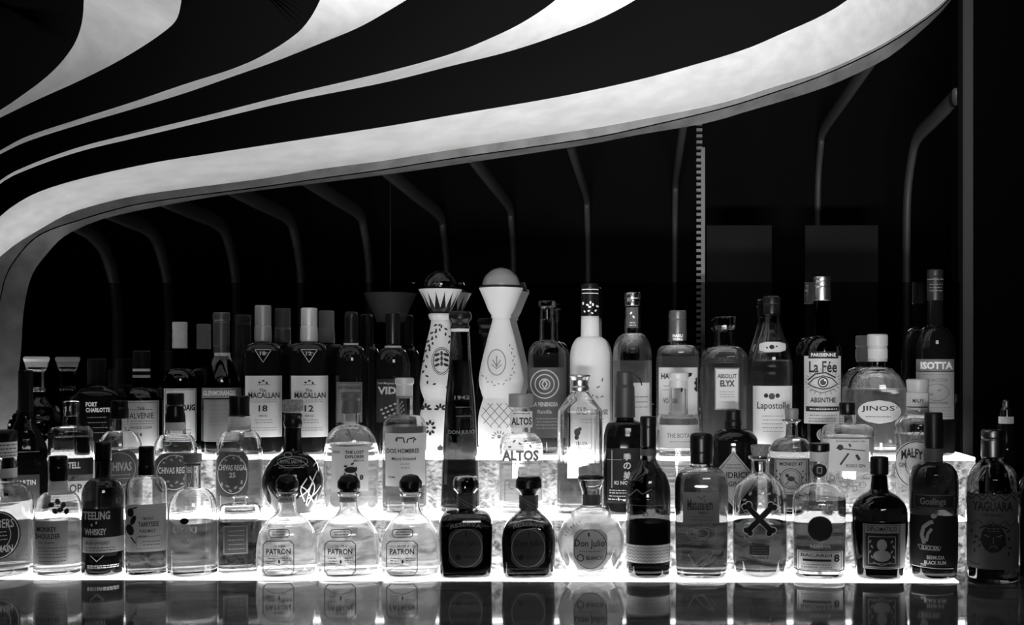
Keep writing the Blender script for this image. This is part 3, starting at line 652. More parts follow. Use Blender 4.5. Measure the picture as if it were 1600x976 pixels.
# ================================================================== MIDDLE ROW
B = Bottle('cognac_bottle', 'black flat-shouldered bottle with tall black neck, leftmost of the middle row', 40, 2,
    [(11, 600), (12, 652, 12), (22, 672, 14), (36, 700, 16), (38, 730)], [(10.5, 578), (12, 580), (12, 645)], BLACKCAP, glass(.03), opaque=True, n=2.6, d=.8)
B.label(14, 62, 742, 790, P2); B.print(WINK).text('MARTIN', 22, 56, 750, 758, .02).done(); B.print(WINK, off=.001, parent=B.body, name='seam_line').line([(28, 706), (62, 706)], .6).done()
B = Bottle('cognac_bottle', 'square-shouldered bottle with pale glass stopper and light lower label, middle row left', 111, 2,
    [(12, 645), (14, 665, 3), ('D', 36, 682, 3.5)], [(12, 626), (14, 628), (13, 632), (11.5, 650)], glass(.85), GREY, fill=680, liq=.3, n=4, d=.8)
B.label(80, 146, 716, 742, P1, name='upper_label'); B.print(WINK).text('MARTELL', 88, 126, 722, 732, .03).done()
B.label(78, 146, 752, 784, P8, name='lower_label'); B.print(INK).text('VSOP', 92, 128, 757, 770, .01).done()
B = Bottle('whisky_bottle', 'leftmost of three alike dome-shouldered bottles with ornate dark labels, middle row', 187, 2,
    [(14, 650), (16, 673, 3), ('D', 36, 705, 2)], [(12, 625), (13.5, 627), (13.5, 636), (14.5, 638), (14.5, 654)], BLACKCAP, CLEAR, fill=700, liq=.35)
B.label(156, 214, 704, 762, P2, 'round'); B.print(MINK).text('CHIVAS', 168, 206, 722, 736, .02).ring(186, 733, 26, 26, 1).dashes(172, 204, [742, 748], 1).done()
B = Bottle('whisky_bottle', 'dome-shouldered bottle with tall black cap and dark ornate label, in front of the white-label bottle', 274, 2,
    [(16, 660), (17, 678, 3), ('D', 35, 710, 2.2)], [(13, 614), (14, 616), (14, 632), (12.5, 634), (16, 650), (16.5, 664)], BLACKCAP, CLEAR, fill=708, liq=.35)
B.label(258, 289, 660, 672, P8, name='neck_label', Rm=.0185)
B.label(243, 302, 708, 768, P2, 'round'); B.print(WINK).text('CHIVAS REGAL', 247, 298, 730, 740, .02).ring(272, 738, 27, 27, 1).ring(260, 692, 7, 4, 1).done()
B.print(MINK, off=.0012, name='scrollwork').leaves([(252, 748), (264, 756), (280, 756), (292, 748)], 6, 3).leaves([(252, 722), (264, 716), (280, 716), (292, 722)], 5, 3).done()
B = Bottle('whisky_bottle', 'wide dome-shouldered bottle with ornate label reading 25, rightmost of the three alike', 374, 2,
    [(18, 652), (19, 673, 3), ('D', 37, 706, 2.2)], [(15, 618), (17, 620), (16, 632), (16, 648), (18, 650)], BLACKCAP, CLEAR, fill=702, liq=.4)
B.label(356, 392, 652, 672, P8, name='neck_label', Rm=.0205)
B.label(339, 388, 706, 776, P2, 'oct'); B.print(WINK).text('CHIVAS REGAL', 341, 386, 726, 735, .02).text('25', 358, 368, 738, 746, .02).ring(363, 741, 23, 30, 1).done()
B.print(MINK, off=.0012, name='scrollwork').leaves([(346, 752), (356, 764), (372, 764), (382, 752)], 7, 3.5).leaves([(348, 718), (363, 712), (380, 718)], 5, 3).done()
B = Bottle('whisky_decanter', 'dark glossy flagon with rounded belly, gold-topped stopper and oval crest, middle row', 457.5, 2,
    [(13, 660), (14, 700), ('C', (17, 706), (32, 716), (44, 735), (48, 756), (40, 780), (31, 796)), (30, 799)], None, None, glass(.02), opaque=True, n=2, d=.85, base=32)
B.cap([(15, 624), (17, 627), (16, 631), (16.5, 642), (14, 645)], CORK, 'stopper'); B.cap([(12, 645), (15, 648), (13, 654), (15, 660), (13.5, 668)], BLACKCAP, 'neck_collar')
B.print(MINK, B.body, name='crest').line([(428, 728), (440, 720), (457, 716), (474, 722), (482, 730)], 1).ring(457, 722, 24, 9, .9).text('ROYAL SALUTE', 438, 472, 719, 724, .01).dashes(434, 476, [727, 731], .8).ring(450, 711, 6, 4, 1).done()
g = B.print(WINK, B.body, name='plume_engraving', off=.001)
for a, b_, c_ in [((478, 790), (486, 760), (496, 738)), ((480, 792), (492, 765), (484, 745)), ((476, 784), (470, 765), (480, 748)), ((482, 780), (494, 772), (502, 762)), ((470, 760), (480, 768), (492, 790)), ((468, 776), (478, 770), (490, 756)), ((490, 730), (496, 722), (492, 720))]: g.line(catmull([(a[0], a[1], 0), (b_[0], b_[1], 0), (c_[0], c_[1], 0)], 5) and [(v.x, v.y) for v in catmull([(*a, 0), (*b_, 0), (*c_, 0)], 5)], 1.8)
g.done()
B = Bottle('mezcal_bottle', 'clear round-shouldered bottle with draped dark cap and square pale label with an animal drawing', 549, 2,
    [(13, 642), (13, 658), ('C', (16, 662), (28, 669), (38, 682), (43.5, 704)), (42, 785)], [(13, 612), (15, 614), (15.5, 622), (14, 626), (16, 646)], mat('wax_grey', .09, .5), CLEAR, fill=690, liq=.9, n=2.2, d=.85, tb=.012, base=38, br=8)
B.label(518, 576, 698, 768, P9); B.print(INK).text('THE LOST', 539, 569, 704, 709, .03).text('EXPLORER', 539, 569, 711, 716, .03).text('MEZCAL', 554, 569, 718, 721).text('ESPADIN', 521, 531, 704, 708).text('8', 562, 568, 742, 750, .03).leaves([(534, 730), (544, 724), (556, 728), (560, 734)], 6, 3, 1.5).disc(548, 734, 10, 5).line([(540, 738), (536, 744)], 2).line([(555, 738), (558, 744)], 2).line([(551, 724), (555, 718)], 1).done()
B.label(570, 590, 735, 744, P8, name='strip_label')
B.print(GINK, B.body, name='agave_emblem', off=.001).line([(545, 672), (549, 690)], 2).line([(541, 676), (548, 688)], 1.5).line([(557, 676), (550, 688)], 1.5).leaves([(540, 668), (558, 668)], 4, 2).done()
B = Bottle('mezcal_bottle', 'clear bottle with tall pale stopper and large plain label, left of the dark tower bottle', 632, 2,
    [(13, 618), (13, 648), ('D', 34.5, 672, 2.8)], [(13.5, 590), (15, 592), (15, 599), (13, 601), (13, 622)], WCAP, CLEAR, fill=664, liq=.4, tb=.012)
B.label(602, 665, 677, 760, P9); B.print(INK).text('DOS HOMBRES', 604, 655, 701, 708, .02).text('Mezcal Artesanal', 612, 650, 714, 719).dashes(625, 640, [725, 731], .8).text('750ML', 606, 618, 744, 747).line([(618, 688), (620, 684), (630, 684), (632, 692)], 2).line([(619, 690), (621, 686)], 1.5).line([(636, 692), (637, 686), (647, 684), (650, 688)], 2).line([(647, 686), (646, 692)], 1.5).done()
B = Bottle('tequila_bottle', 'very tall narrow dark tapering bottle standing in front of the two hourglass decanters', 719, 2,
    [(14, 512), (15.5, 530, 20), (17, 570, 30), (23, 620, 30), (27, 700, 20)], None, None, glass(.32), fill=560, liq=.22, tb=.012, base=31, taper=True)
B.cap([(8, 486), (16, 487, 4), (18, 492, 4), (18, 498, 4), (13, 505, 2), (14, 509), (16, 512), (15.5, 514)], BLACKCAP, 'stopper'); B.label(705, 733, 513, 518, P8, name='neck_ring', Rm=.0175)
B.print(GINK, B.body, name='lettering').text('1942', 710, 734, 618, 624).text('DON JULIO', 700, 742, 672, 680, .02).line([(712, 636), (736, 636)], .8).line([(712, 650), (736, 650)], .8).done()
B = Bottle('tequila_bottle', 'small clear bottle with wide grey cap and embossed lettering, below the frosted hourglass decanter', 814, 2,
    [(15, 640), (15, 676), ('D', 34, 702, 2.4)], [(19, 615), (19.5, 617), (19.5, 636)], GCAP, CLEAR, fill=690, liq=.95, n=3.5, d=.85, tb=.018)
B.label(797, 832, 643, 668, P9, name='neck_label', Rm=.021); B.print(INK, Rm=.021).text('ALTOS', 799, 831, 652, 664, .03).dashes(802, 828, [646], 1.2).done()
g = B.print(GINK, B.body, name='embossing').text('ALTOS', 784, 842, 703, 720, .05).text('TEQUILA 100% AGAVE', 786, 838, 723, 726).leaves([(790, 700), (800, 692), (816, 690), (834, 696)], 6, 3).frame(789, 817, 751, 784, 1.2).ring(800, 758, 5, 5, 1.3)
g.done()
B = Bottle('gin_decanter', 'tall clear facetted square bottle with dark flared stopper, middle row centre', 906, 2,
    [(14, 612), (15, 614, 2), (19, 620, 3), (35, 641, 3), (35.5, 668)], [(15, 585), (17, 587), (13, 594), (13, 603), (15, 605), (14, 612)], SILVER, CLEAR, fill=718, liq=.4, n=5, d=.9, tb=.014, t=.004)
g = B.print(GINK, B.body, name='facets').line([(880, 650), (880, 790)], 1.4).line([(888, 652), (888, 714)], .8).line([(930, 650), (930, 790)], 1.4).line([(924, 652), (924, 714)], .8).frame(890, 922, 700, 714, .8).done()
B.print(INK, B.body, name='flower_emblem', off=.001).disc(902, 675, 5, 6).disc(901, 683, 3.5, 4).disc(906, 670, 3, 3).line([(903, 688), (905, 700)], 1).text('SAUZA', 900, 918, 690, 695).done()
B = Bottle('gin_bottle', 'black bottle with vertical white characters, partly behind the tall woven-band bottle', 976.5, 2,
    [(13, 640), (14, 655), ('C', (18, 657), (28, 662), (33.5, 680)), (34, 690)], [(12, 580), (13, 582), (13, 600), (13, 601), (15, 605), (16, 652)], mat('matte_black_wrap', .03, .5), glass(.03), opaque=True, n=2.5, d=.9)
B.label(948, 1001, 700, 786, P1, off=.0005)
g = B.print(WINK, off=.001)
for ch, y0, y1 in (('季', 708, 719), ('の', 722, 733), ('美', 736, 750)): g.text(ch, 974, 986, y0, y1, .02)
g.text('KI NO BI', 960, 990, 751, 757, .03).line([(956, 703), (956, 762)], .9).line([(948, 718), (972, 718)], .5).done()
B.print(WINK, B.body, name='patterned_foot').dashes(950, 998, [766, 770, 775, 780], 1.4, 5).leaves([(966, 775), (976, 786)], 6, 2.5).done()
B = Bottle('gin_bottle', 'pale clear bottle with broad light stopper and embossed body, middle row right of centre', 1060, 2,
    [(14, 602), (15, 646), ('D', 35, 660, 3.4)], [(15, 582), (16, 584), (15.5, 592), (14, 594), (14.5, 606)], WCAP, CLEAR, fill=668, liq=.97, n=2.2, d=.95, tb=.012)
B.label(1030, 1092, 664, 700, P9); B.print(GINK).text('THE BOTANIST', 1042, 1094, 677, 684, .01).dashes(1045, 1085, [690], .8).done()
g = B.print(GINK, B.body, name='embossing').dashes(1027, 1092, [705, 708, 712, 728, 733, 744, 749], 1.1, 9).text('ISLAY DRY GIN', 1035, 1085, 736, 740).done()
B = Bottle('gin_bottle', 'squat black apothecary bottle with a diamond-shaped pale label, middle row right', 1146, 2,
    [(13, 660), (14, 668), ('C', (18, 670), (28, 674), (37, 684), (38, 696)), (38, 706)], [(11, 640), (12.5, 642), (12.5, 656), (14, 658), (13.5, 668)], BLACK, glass(.03), opaque=True, n=2, d=1)
B.label(1109, 1183, 704, 792, P6, 'diamond'); B.print(INK).text("HENDRICK'S", 1114, 1180, 737, 747, .02).line([(1115, 748), (1146, 708), (1179, 748), (1146, 788), (1115, 748)], .8).text('GIN', 1138, 1154, 752, 760).dashes(1134, 1158, [726, 731], .9).done()
B = Bottle('gin_bottle', 'small brown apothecary bottle with cork-topped lip and stamp-like engraved label', 1237, 2,
    [(15, 655), (15, 658), (9, 660), (9.5, 680), ('C', (13, 683), (25, 687), (34, 699), (37, 716)), (37.5, 730)], [(10, 638), (11, 640), (10, 656)], GCAP, glass(.5), fill=704, liq=.3, n=2.1, d=1, tb=.007)
B.label(1210, 1262, 716, 772, P6); B.print(INK).frame(1212, 1260, 718, 770, .9).text('MONKEY 47', 1218, 1254, 722, 728, .02).ring(1236, 748, 17, 16, 1).ring(1236, 748, 14, 13, .6).disc(1236, 748, 6, 4).disc(1230, 743, 3, 3).line([(1240, 750), (1246, 756)], 1.4).line([(1232, 752), (1228, 757)], 1.4).leaves([(1216, 734), (1216, 762)], 4, 2).leaves([(1257, 734), (1257, 762)], 4, 2).done()
B = Bottle('gin_bottle', 'clear six-sided bottle with brush-stroke character on the label, middle row right', 1324, 2,
    [(13, 645), (13, 662), ('D', 42, 681, 3.2)], [(12, 628), (13, 630), (13, 640), (12, 648)], BLACKCAP, CLEAR, fill=678, liq=.97, n=3, d=.9, tb=.014)
B.label(1285, 1358, 686, 736, P9)
B.print(INK).disc(1313, 699, 5, 4.5).line([(1327, 693), (1329, 698)], 3).line([(1306, 700), (1352, 704)], 1.4).line([(1326, 708), (1313, 726)], 3).line([(1338, 710), (1343, 718)], 4.5).text('ROKU GIN', 1322, 1352, 725, 730).text('SUNTORY CRAFT GIN', 1306, 1352, 688, 690.5).done()
g = B.print(GINK, B.body, name='embossed_blossoms')
for q in range(26): x, y = 1290+random.random()*66, 742+random.random()*48; g.ring(x, y, 3+random.random()*3, 3+random.random()*2, .8)
g.done()
B = Bottle('gin_bottle', 'pale jar-shaped bottle with a round label and banded stopper, behind the seal-drawing bottle', 1434, 2,
    [(18, 640), (20, 648, 4), (34, 656, 5), (37, 664, 3), (35, 690, 20), (34, 760)], [(17, 592), (18.5, 594), (17, 608), (16, 612), (18, 614), (18, 648)], WCAP, CLEAR, fill=672, liq=.97, tb=.014, t=.003)
B.label(1416, 1450, 614, 638, P8, name='neck_label', Rm=.0216); B.print(INK, Rm=.0216).text('MALFY', 1426, 1444, 623, 629, .02).rect(1417, 1450, 635, 637).done()
B.label(1396, 1470, 688, 764, P8, 'ellipse'); B.print(INK).ring(1433, 726, 35, 36, 1.4).ring(1433, 726, 19, 20, .8).text('MALFY', 1408, 1442, 700, 715, .03, arc=5).text('GIN', 1404, 1416, 724, 731).done()
B.print(GINK, B.body, name='fluting').line([(1398, 664), (1408, 690)], 2).line([(1412, 664), (1420, 684)], 1.2).line([(1428, 676), (1420, 690)], 2).line([(1440, 672), (1432, 686)], 2).done()

# ================================================================== BACK ROW
B = Bottle('cognac_decanter', 'round dark crystal decanter with spiked sides and a bright flared stopper, back row far left', 57, 3,
    [(14, 612), (14, 622, 4), (22, 630, 10), (44, 655, 18), (46, 672, 10), (40, 696)], None, None, glass(.1), fill=640, liq=.2, n=2, d=.6, base=26)
B.cap([(19, 558), (20.5, 561), (16, 577), (13, 580), (13, 606), (16, 609), (13, 613)], glass(.6), 'stopper')
B.cap([(19.5, 557), (21.5, 560), (18.5, 567), (16.5, 571)], FROST, 'stopper_rim')
g = B.print(MINK, B.body, name='crystal_points', off=.001)
for k in range(9): a = .6+k*.32; g.disc(57-42*sin(a), 664-34*cos(a), 2.4, 1.8, a, 7, 1)
g.done()
B = Bottle('whisky_bottle', 'black bottle with a small white two-line title, back row left', 151, 3,
    [(15, 600), (15, 604, 4), (34, 612, 8), (36, 622)], [(14, 560), (15, 562), (15, 602)], BLACK, glass(.02), opaque=True, n=3, d=.9)
B.last = B.body; B.print(WINK).text('PORT', 134, 152, 628, 635, .04).text('CHARLOTTE', 134, 172, 637, 644, .04).done()
B.print(GINK, name='faint_print').dashes(136, 168, [652, 660, 668, 676], .9).done()
B = Bottle('whisky_bottle', 'bottle with long pale antique label and thick banded neck, back row left', 221, 3,
    [(14, 586), (14.5, 606), ('D', 33, 634, 2.2)], [(13, 548), (14, 550), (14, 574), (13.5, 590)], BLACK, glass(.25), fill=620, liq=.3)
B.label(207, 235, 576, 580, P8, name='neck_band', Rm=.0187); B.label(207, 235, 586, 590, P6, name='neck_band', Rm=.0187)
B.label(193, 249, 626, 702, P6); B.print(INK).text('THE', 214, 226, 636, 640).text('BALVENIE', 197, 240, 645, 654, .01).dashes(202, 240, [640, 658, 662], .8).text('SINGLE CASK', 203, 238, 666, 670, .01).text('14', 214, 222, 676, 682).frame(195, 247, 629, 700, .5).done()
B = Bottle('whisky_bottle', 'dark bottle with white foil cap and square white label, back row left', 281, 3,
    [(12, 544), (12.5, 576), ('D', 28, 604, 2.2)], [(11, 503), (12, 504.5), (12, 515), (11.4, 516), (11.4, 518), (12, 519), (12, 530), (11.4, 531), (12, 533), (12, 545)], WCAP, glass(.06), fill=590, liq=.2)
B.label(256, 307, 607, 690, P9); B.print(INK).text('LAPHROAIG', 259, 305, 632, 642, .04).frame(258, 306, 609, 688, .8).text('10', 276, 288, 652, 662).dashes(264, 300, [672, 677, 682], .9).done()
B = Bottle('whisky_bottle', 'slope-shouldered dark bottle with tall ribbed cap and a pale banner strip, back row', 346, 3,
    [(12, 548), (13, 555), ('C', (20, 570), (28, 592), (31.5, 616)), (32, 630)], [(12.5, 488), (13.5, 490), (13.5, 500), (12.5, 501), (12.5, 503), (13.2, 504), (13.2, 540), (12.5, 541), (13, 552)], mat('foil_dark', .1, .35, metal=.6), glass(.3), fill=568, liq=.3)
B.label(335, 360, 551, 556, P8, name='neck_ring', Rm=.017)
B.label(315, 378, 606, 622, P4, name='banner'); B.print(WINK).text('GLENMORANGIE', 317, 368, 610, 618, .03).done()
B.label(318, 374, 624, 690, P4); B.print(GINK).frame(320, 372, 626, 688, .8).dashes(325, 366, [634, 640, 646, 652, 658, 664], .9).done()
for cx, age, lab, capm in [(411, '18', 'dark bottle with large white label reading 18, back row', mat('foil_grey', .3, .4, metal=.4)), (483, '12', 'dark bottle with large white label reading 12, back row', mat('foil_light', .55, .4, metal=.3))]:
    dx = cx-411
    B = Bottle('whisky_bottle', lab, cx, 3, [(12, 532), (13, 535), ('D', 31, 562, 2.5)], [(12, 477 if dx == 0 else 481), (13, 479 if dx == 0 else 483), (13, 508), (12.5, 509), (13.5, 511), (14, 530), (13, 534)], capm, glass(.03), opaque=True, n=2.6, d=.95)
    B.print(MINK, B.body, name='neck_emblem', off=.001).line([(398+dx, 546), (424+dx, 546), (411+dx, 566)], 1.1, True).text(age, 406+dx, 415+dx, 549, 555).done()
    B.label(383+dx, 441+dx, 587, 683, P9); B.print(INK).text('The', 405+dx, 416+dx, 607, 612).text('MACALLAN', 388+dx, 437+dx, 613, 622, .02).text(age, 404+dx, 418+dx, 633, 643, .02).dashes(392+dx, 432+dx, [625, 628], .6).text('YEARS OLD', 404+dx, 418+dx, 648, 651).dashes(398+dx, 426+dx, [656, 660], .8).dashes(392+dx, 432+dx, [668, 672], .6).leaves([(402+dx, 598), (408+dx, 595), (420+dx, 598)], 5, 3, 1).line([(402+dx, 601), (422+dx, 601)], .7).done()
B = Bottle('liquor_bottle', 'very dark bottle with narrow grey label, just right of the white label reading 12', 549, 3,
    [(11, 535), (12, 540), ('D', 26, 574, 2)], [(8, 487), (10, 490), (11, 496), (11, 530), (12, 536)], BLACKCAP, glass(.03), opaque=True)
B.label(537, 560, 536, 539, P6, name='neck_ring', Rm=.0165)
B.label(526, 566, 597, 660, P4); B.print(INK).text('RITTENHOUSE', 529, 563, 603, 608, .01).frame(528, 564, 599, 658, .6).dashes(531, 561, [614, 619, 624], .8).done()
B = Bottle('liquor_bottle', 'very dark bottle with faint white lettering, just left of the dark-leafed hourglass decanter', 614, 3,
    [(11, 538), (12, 543), ('D', 27, 578, 2.1)], [(10, 488), (12, 490), (11, 538)], BLACKCAP, glass(.05), opaque=True)
B.label(601, 627, 540, 543, P6, name='neck_ring', Rm=.0168)
B.label(588, 640, 592, 660, P1); g = B.print(MINK).text('VIDA', 590, 632, 604, 616, .04).text('Del Maguey', 590, 616, 597, 601)
for k in range(5):
    for j in range(3): g.disc(596+k*7+j*3, 640-k*3+j*6, 2.6, 1.6, -.4, 7, 1)
g.done()
# hourglass decanters
for cx, dark, lab in [(688, 1, 'white hourglass ceramic decanter with dark painted leaves and scalloped crown, back row'), (783, 0, 'frosted hourglass decanter with grey dome stopper and lattice-cut lower half, back row')]:
    k = cx-688
    if dark:
        pr = [(14, 494), (15, 508, 10), (23, 540, 30), (32, 590, 26), (32, 606, 10), (26, 622, 6), (25, 625, 5), (33, 648, 12), (33, 690)]
    else:
        pr = [(13, 494), (14, 502, 10), (22, 530, 30), (35, 585, 28), (35, 600, 10), (29, 619, 6), (28, 622, 5), (36, 648, 12), (36, 690)]
    B = Bottle('tequila_decanter', lab, cx, 3, pr, None, None, FROST, opaque=False, t=.0035, n=2, d=.8, base=pr[-1][0]-3, taper=True, group='hourglass decanters')
    if dark:
        B.cap([(34, 452), (26, 466), (19, 482), (14, 490), (15, 496)], BLACKCAP, 'crown', cr=2)
        B.cap([(2, 423), (14, 426, 8), (24, 438, 8), (26, 451)], glass(.06), 'stopper', cr=4)
        g = B.print(FROST, name='crown_petals', off=0)
        # petals follow the crown cone
        cone = lambda x, y: Vector(((x-B.cx)*B.s*B.cs, -sqrt(max((Rr(y))**2-((x-B.cx)*B.s*B.cs)**2, 0))-.0006, B.hz(y, Rr(y))))
        def Rr(y):
            pts = [(452, 34), (466, 26), (482, 19), (490, 14)]
            for (a, ra), (b, rb) in zip(pts, pts[1:]):
                if y <= b: return (ra+(rb-ra)*(y-a)/(b-a))*B.s*B.cs
            return 14*B.s*B.cs
        vs = []; fs = []
        for pk in range(14):
            a0 = 2*pi*pk/14
            for j in range(9):
                y = 452.5+j*3.6; hwid = (pi/14)*(1-(j/8)**1.8)*1.0+.004; R_ = Rr(y)+.0006
                h = B.hz(y); 
                for u in (-1, 0, 1): vs.append((R_*sin(a0+u*hwid), -R_*cos(a0+u*hwid), h))
                if j:
                    q = len(vs)-6
                    fs += [(q, q+1, q+4, q+3), (q+1, q+2, q+5, q+4)]
        mk('crown_petals', vs, fs, FROST, B.root)
        B.cap([(18, 490), (19, 493), (17, 498), (16, 500)], WCAP, 'neck_collar')
    else:
        B.cap([(35, 450), (32, 456), (26, 470), (20, 485), (15, 493), (16, 497)], FROST, 'crown', cr=2)
        B.cap([(2, 418), (14, 421, 8), (26, 432, 10), (31, 448)], mat('dome_grey', .16, .35), 'stopper', cr=5)
        B.cap([(33, 447), (34, 449), (33, 451)], BLACKCAP, 'stopper_ring', cr=1)
    g = B.print(INK if dark else GINK, B.body, name='painted_leaves', off=.0012)
    if dark:
        g.ring(690, 564, 13, 19, 1.3).ring(690, 564, 15.5, 21.5, .8)
        for yy in (554, 562, 570): g.disc(683, yy, 4.5, 2.2, -.4).disc(697, yy, 4.5, 2.2, .4).disc(690, yy-2, 2, 4)
        g.leaves([(684, 506), (672, 530), (664, 560), (663, 585), (672, 600), (684, 604)], 6, 3, 2.2).leaves([(690, 506), (703, 530), (711, 560), (713, 585), (704, 600), (692, 604)], 6, 3, 2.2).leaves([(690, 506), (678, 528), (668, 548)], 5, 3, 2)
        for fx in (665, 688, 708):
            for a in range(5): g.disc(fx+6*cos(pi+a*pi/4), 638+6*sin(pi+a*pi/4)*.9+1, 4, 1.8, pi+a*pi/4, 8, 1)
        for fx in (672, 712):
            for a in range(8): g.disc(fx+6*cos(a*pi/4), 668+9*sin(a*pi/4), 3.4, 2.2, a*pi/4, 8, 1)
        g.disc(688, 700, 5, 4).line([(688, 694), (688, 700)], 1.5)
    else:
        g.ring(776, 566, 14, 20, 1.5).line([(776, 556), (776, 574)], 1.6).line([(770, 562), (776, 573), (782, 562)], 1.4).line([(768, 569), (776, 576), (784, 569)], 1.2)
        g.leaves([(797, 536), (803, 560), (802, 585), (790, 597), (776, 602), (760, 594), (754, 584)], 5, 1.6, 1.4)
        for a in range(8): g.disc(780+10*cos(pi+a*pi/7), 684+9*sin(pi+a*pi/7), 3, 1, pi+a*pi/7, 7, 1)
        g.disc(780, 682, 3, 3).line([(752, 703), (818, 703)], 1.2).line([(752, 714), (818, 714)], 1)
        g.line([(753+i*2.2, 708+3*(1 if i % 2 else -1)) for i in range(29)], 1)
    g.done()
    if not dark:
        g = B.print(GINK, B.body, name='cut_lattice', off=.0008)
        for q in range(-3, 5):
            for sg in (1, -1):
                p = []
                for i in range(13):
                    y = 630+i*3.2; x = 780+sg*(q*14+(y-650)*.9)
                    if 750 < x < 812 and ((x-781)/31)**2+((y-648)/22)**2 < 1.1: p.append((x, y))
                if len(p) > 1: g.line(p, 1.1)
        g.done()
B = Bottle('mezcal_bottle', 'clear-necked bottle with concentric rings on a grey label, right of the hourglass decanters', 855, 3,
    [(11, 478), (12, 532), ('D', 30, 562, 2.2)], [(13, 470), (13.5, 472), (13.5, 479), (11, 480), (10.5, 500)], glass(.5), GREY, fill=552, liq=.35, tb=.01)
B.label(827, 884, 574, 684, P2, off=.0006); g = B.print(MINK, off=.001)
for r in (8, 15, 22): g.ring(851, 600, r, r*1.0, 1.8)
g.line([(851, 593), (855, 600), (851, 607), (847, 600)], 2.2, True).text('LA VENENOSA', 832, 872, 628, 635, .03).text('Raicilla', 840, 862, 640, 646).dashes(836, 870, [654, 659, 664, 669], .8).done()
B = Bottle('vodka_bottle', 'frosted white bottle with black patterned cap, back row centre', 922, 3,
    [(14, 494), (14.5, 526), ('D', 31.5, 560, 2)], [(12.5, 443), (14, 445), (14, 451), (13, 452), (14, 454), (14, 494), (13.8, 497)], BLACKCAP, FROST, t=.003, opaque=False)
B.print(WINK, B.body, name='cap_pattern', Rm=.0178).leaves([(911, 470), (918, 480), (926, 472), (934, 482)], 5, 3, 2).leaves([(911, 484), (922, 488), (934, 486)], 4, 2.5, 1.5).line([(909, 452), (935, 452)], 1.2).line([(909, 458), (935, 458)], 1).done()
B.print(GINK, B.body, name='bird_print', off=.001).leaves([(930, 610), (938, 598), (946, 590)], 7, 2.6, 1).leaves([(915, 625), (930, 618), (944, 622)], 6, 2, 1.5).text('GREY GOOSE', 900, 950, 640, 648, .03).dashes(906, 944, [655, 660], .8).done()
B = Bottle('vodka_bottle', 'clear round-shouldered bottle with small leaf emblem on its neck, back row centre', 988, 3,
    [(12, 476), (12.5, 521), ('D', 30.5, 556, 2)], [(12, 457), (13, 459), (13, 466), (11.5, 467), (12.5, 470), (12.5, 478)], mat('cap_chrome', .5, .2, metal=1), CLEAR, fill=562, liq=.97, tb=.01)
B.label(979, 997, 480, 512, P2, name='neck_label', Rm=.0166); B.print(WINK, Rm=.0166).leaves([(988, 486), (988, 498)], 5, 2.6, 2).dashes(982, 994, [504, 508], .8).done()
B.label(988, 1015, 598, 680, P8, name='label_panel'); B.print(INK).line([(975, 590), (990, 584), (1000, 592), (1003, 602)], 2).dashes(992, 1012, [620, 628, 636], 1).done()
B = Bottle('vodka_bottle', 'clear bottle with white brush-character label and grey-wrapped neck, back row', 1059, 3,
    [(12, 520), (13.5, 539, 2), ('D', 33.5, 557, 2.8)], [(12.5, 485), (13.5, 487), (13.5, 497), (12.5, 498), (13.5, 500), (14, 532)], mat('cap_pewter', .12, .3, metal=.5), CLEAR, fill=556, liq=.97, n=2.4, d=.9, tb=.01)
B.print(WINK, B.body, name='neck_lettering', Rm=.0178).text('HAKU', 1051, 1067, 522, 527, .05).text('VODKA', 1051, 1067, 528, 532, .05).done()
B.label(1029, 1090, 574, 655, P9); B.print(INK).text('HAKU', 1033, 1057, 583, 592, .03).text('白', 1066, 1092, 582, 612, .04).dashes(1034, 1062, [603, 609], .8).text('VODKA', 1036, 1058, 622, 630).done()
B = Bottle('vodka_bottle', 'square-shouldered bottle with square glass cap and framed dark-edged label, back row right', 1133, 3,
    [(13, 512), (14, 541, 2), ('D', 35, 566, 2.3)], [(16, 495), (17, 496), (17, 509), (15, 511), (15, 515)], glass(.7), glass(.94), fill=560, liq=.6, n=3, d=.9, tb=.012)
B.print(INK, B.body, name='shoulder_pattern', off=.0008).dashes(1103, 1164, [560, 563, 566], 1.4, 3).done()
B.label(1117, 1155, 575, 640, P8); B.print(INK, off=.001).frame(1118, 1154, 576, 639, 1).text('ABSOLUT', 1121, 1151, 584, 591, .03).text('ELYX', 1125, 1148, 594, 604, .05).dashes(1124, 1148, [612, 616, 620, 628], .6).done()
B = Bottle('pisco_bottle', 'conical-necked clear bottle with pale crested label and black cap, back row right', 1206, 3,
    [(14, 490), (15, 505), ('C', (18, 517), (25, 538), (31.5, 562), (33, 586)), (33, 600)], [(12, 463), (14, 465), (14, 474), (12.5, 475), (13.5, 478), (13.5, 492)], BLACKCAP, CLEAR, fill=562, liq=.38, tb=.011)
B.label(1186, 1228, 534, 550, P8, 'round', 'collar_label'); B.print(INK).disc(1206, 542, 4, 3.5).leaves([(1196, 542), (1216, 542)], 4, 2.4, 1).done()
B.label(1176, 1238, 603, 694, P9); B.print(INK).disc(1206, 619, 5, 5).disc(1197, 618, 3.5, 3.5).disc(1215, 618, 3.5, 3.5).text('Lapostolle', 1183, 1234, 628, 642, .01).dashes(1190, 1224, [650, 656, 662, 668, 674], .8).done()
B = Bottle('absinthe_bottle', 'tall dark bottle with a large staring eye on its white label, back row right', 1284, 3,
    [(13, 468), (14, 526), ('D', 31.5, 560, 2)], [(12.5, 432), (13.5, 433.5), (13.5, 438), (12.8, 439), (13.5, 440.5), (13.5, 446), (12.8, 447), (13.8, 449), (13.8, 470)], SILVER, glass(.12), fill=545, liq=.2)
B.label(1256, 1314, 556, 662, P8); B.label(1263, 1310, 549, 560, P1, name='title_band', off=.0009); B.print(WINK, off=.0013).text('PARISIENNE', 1267, 1306, 551.5, 557, .02).done()
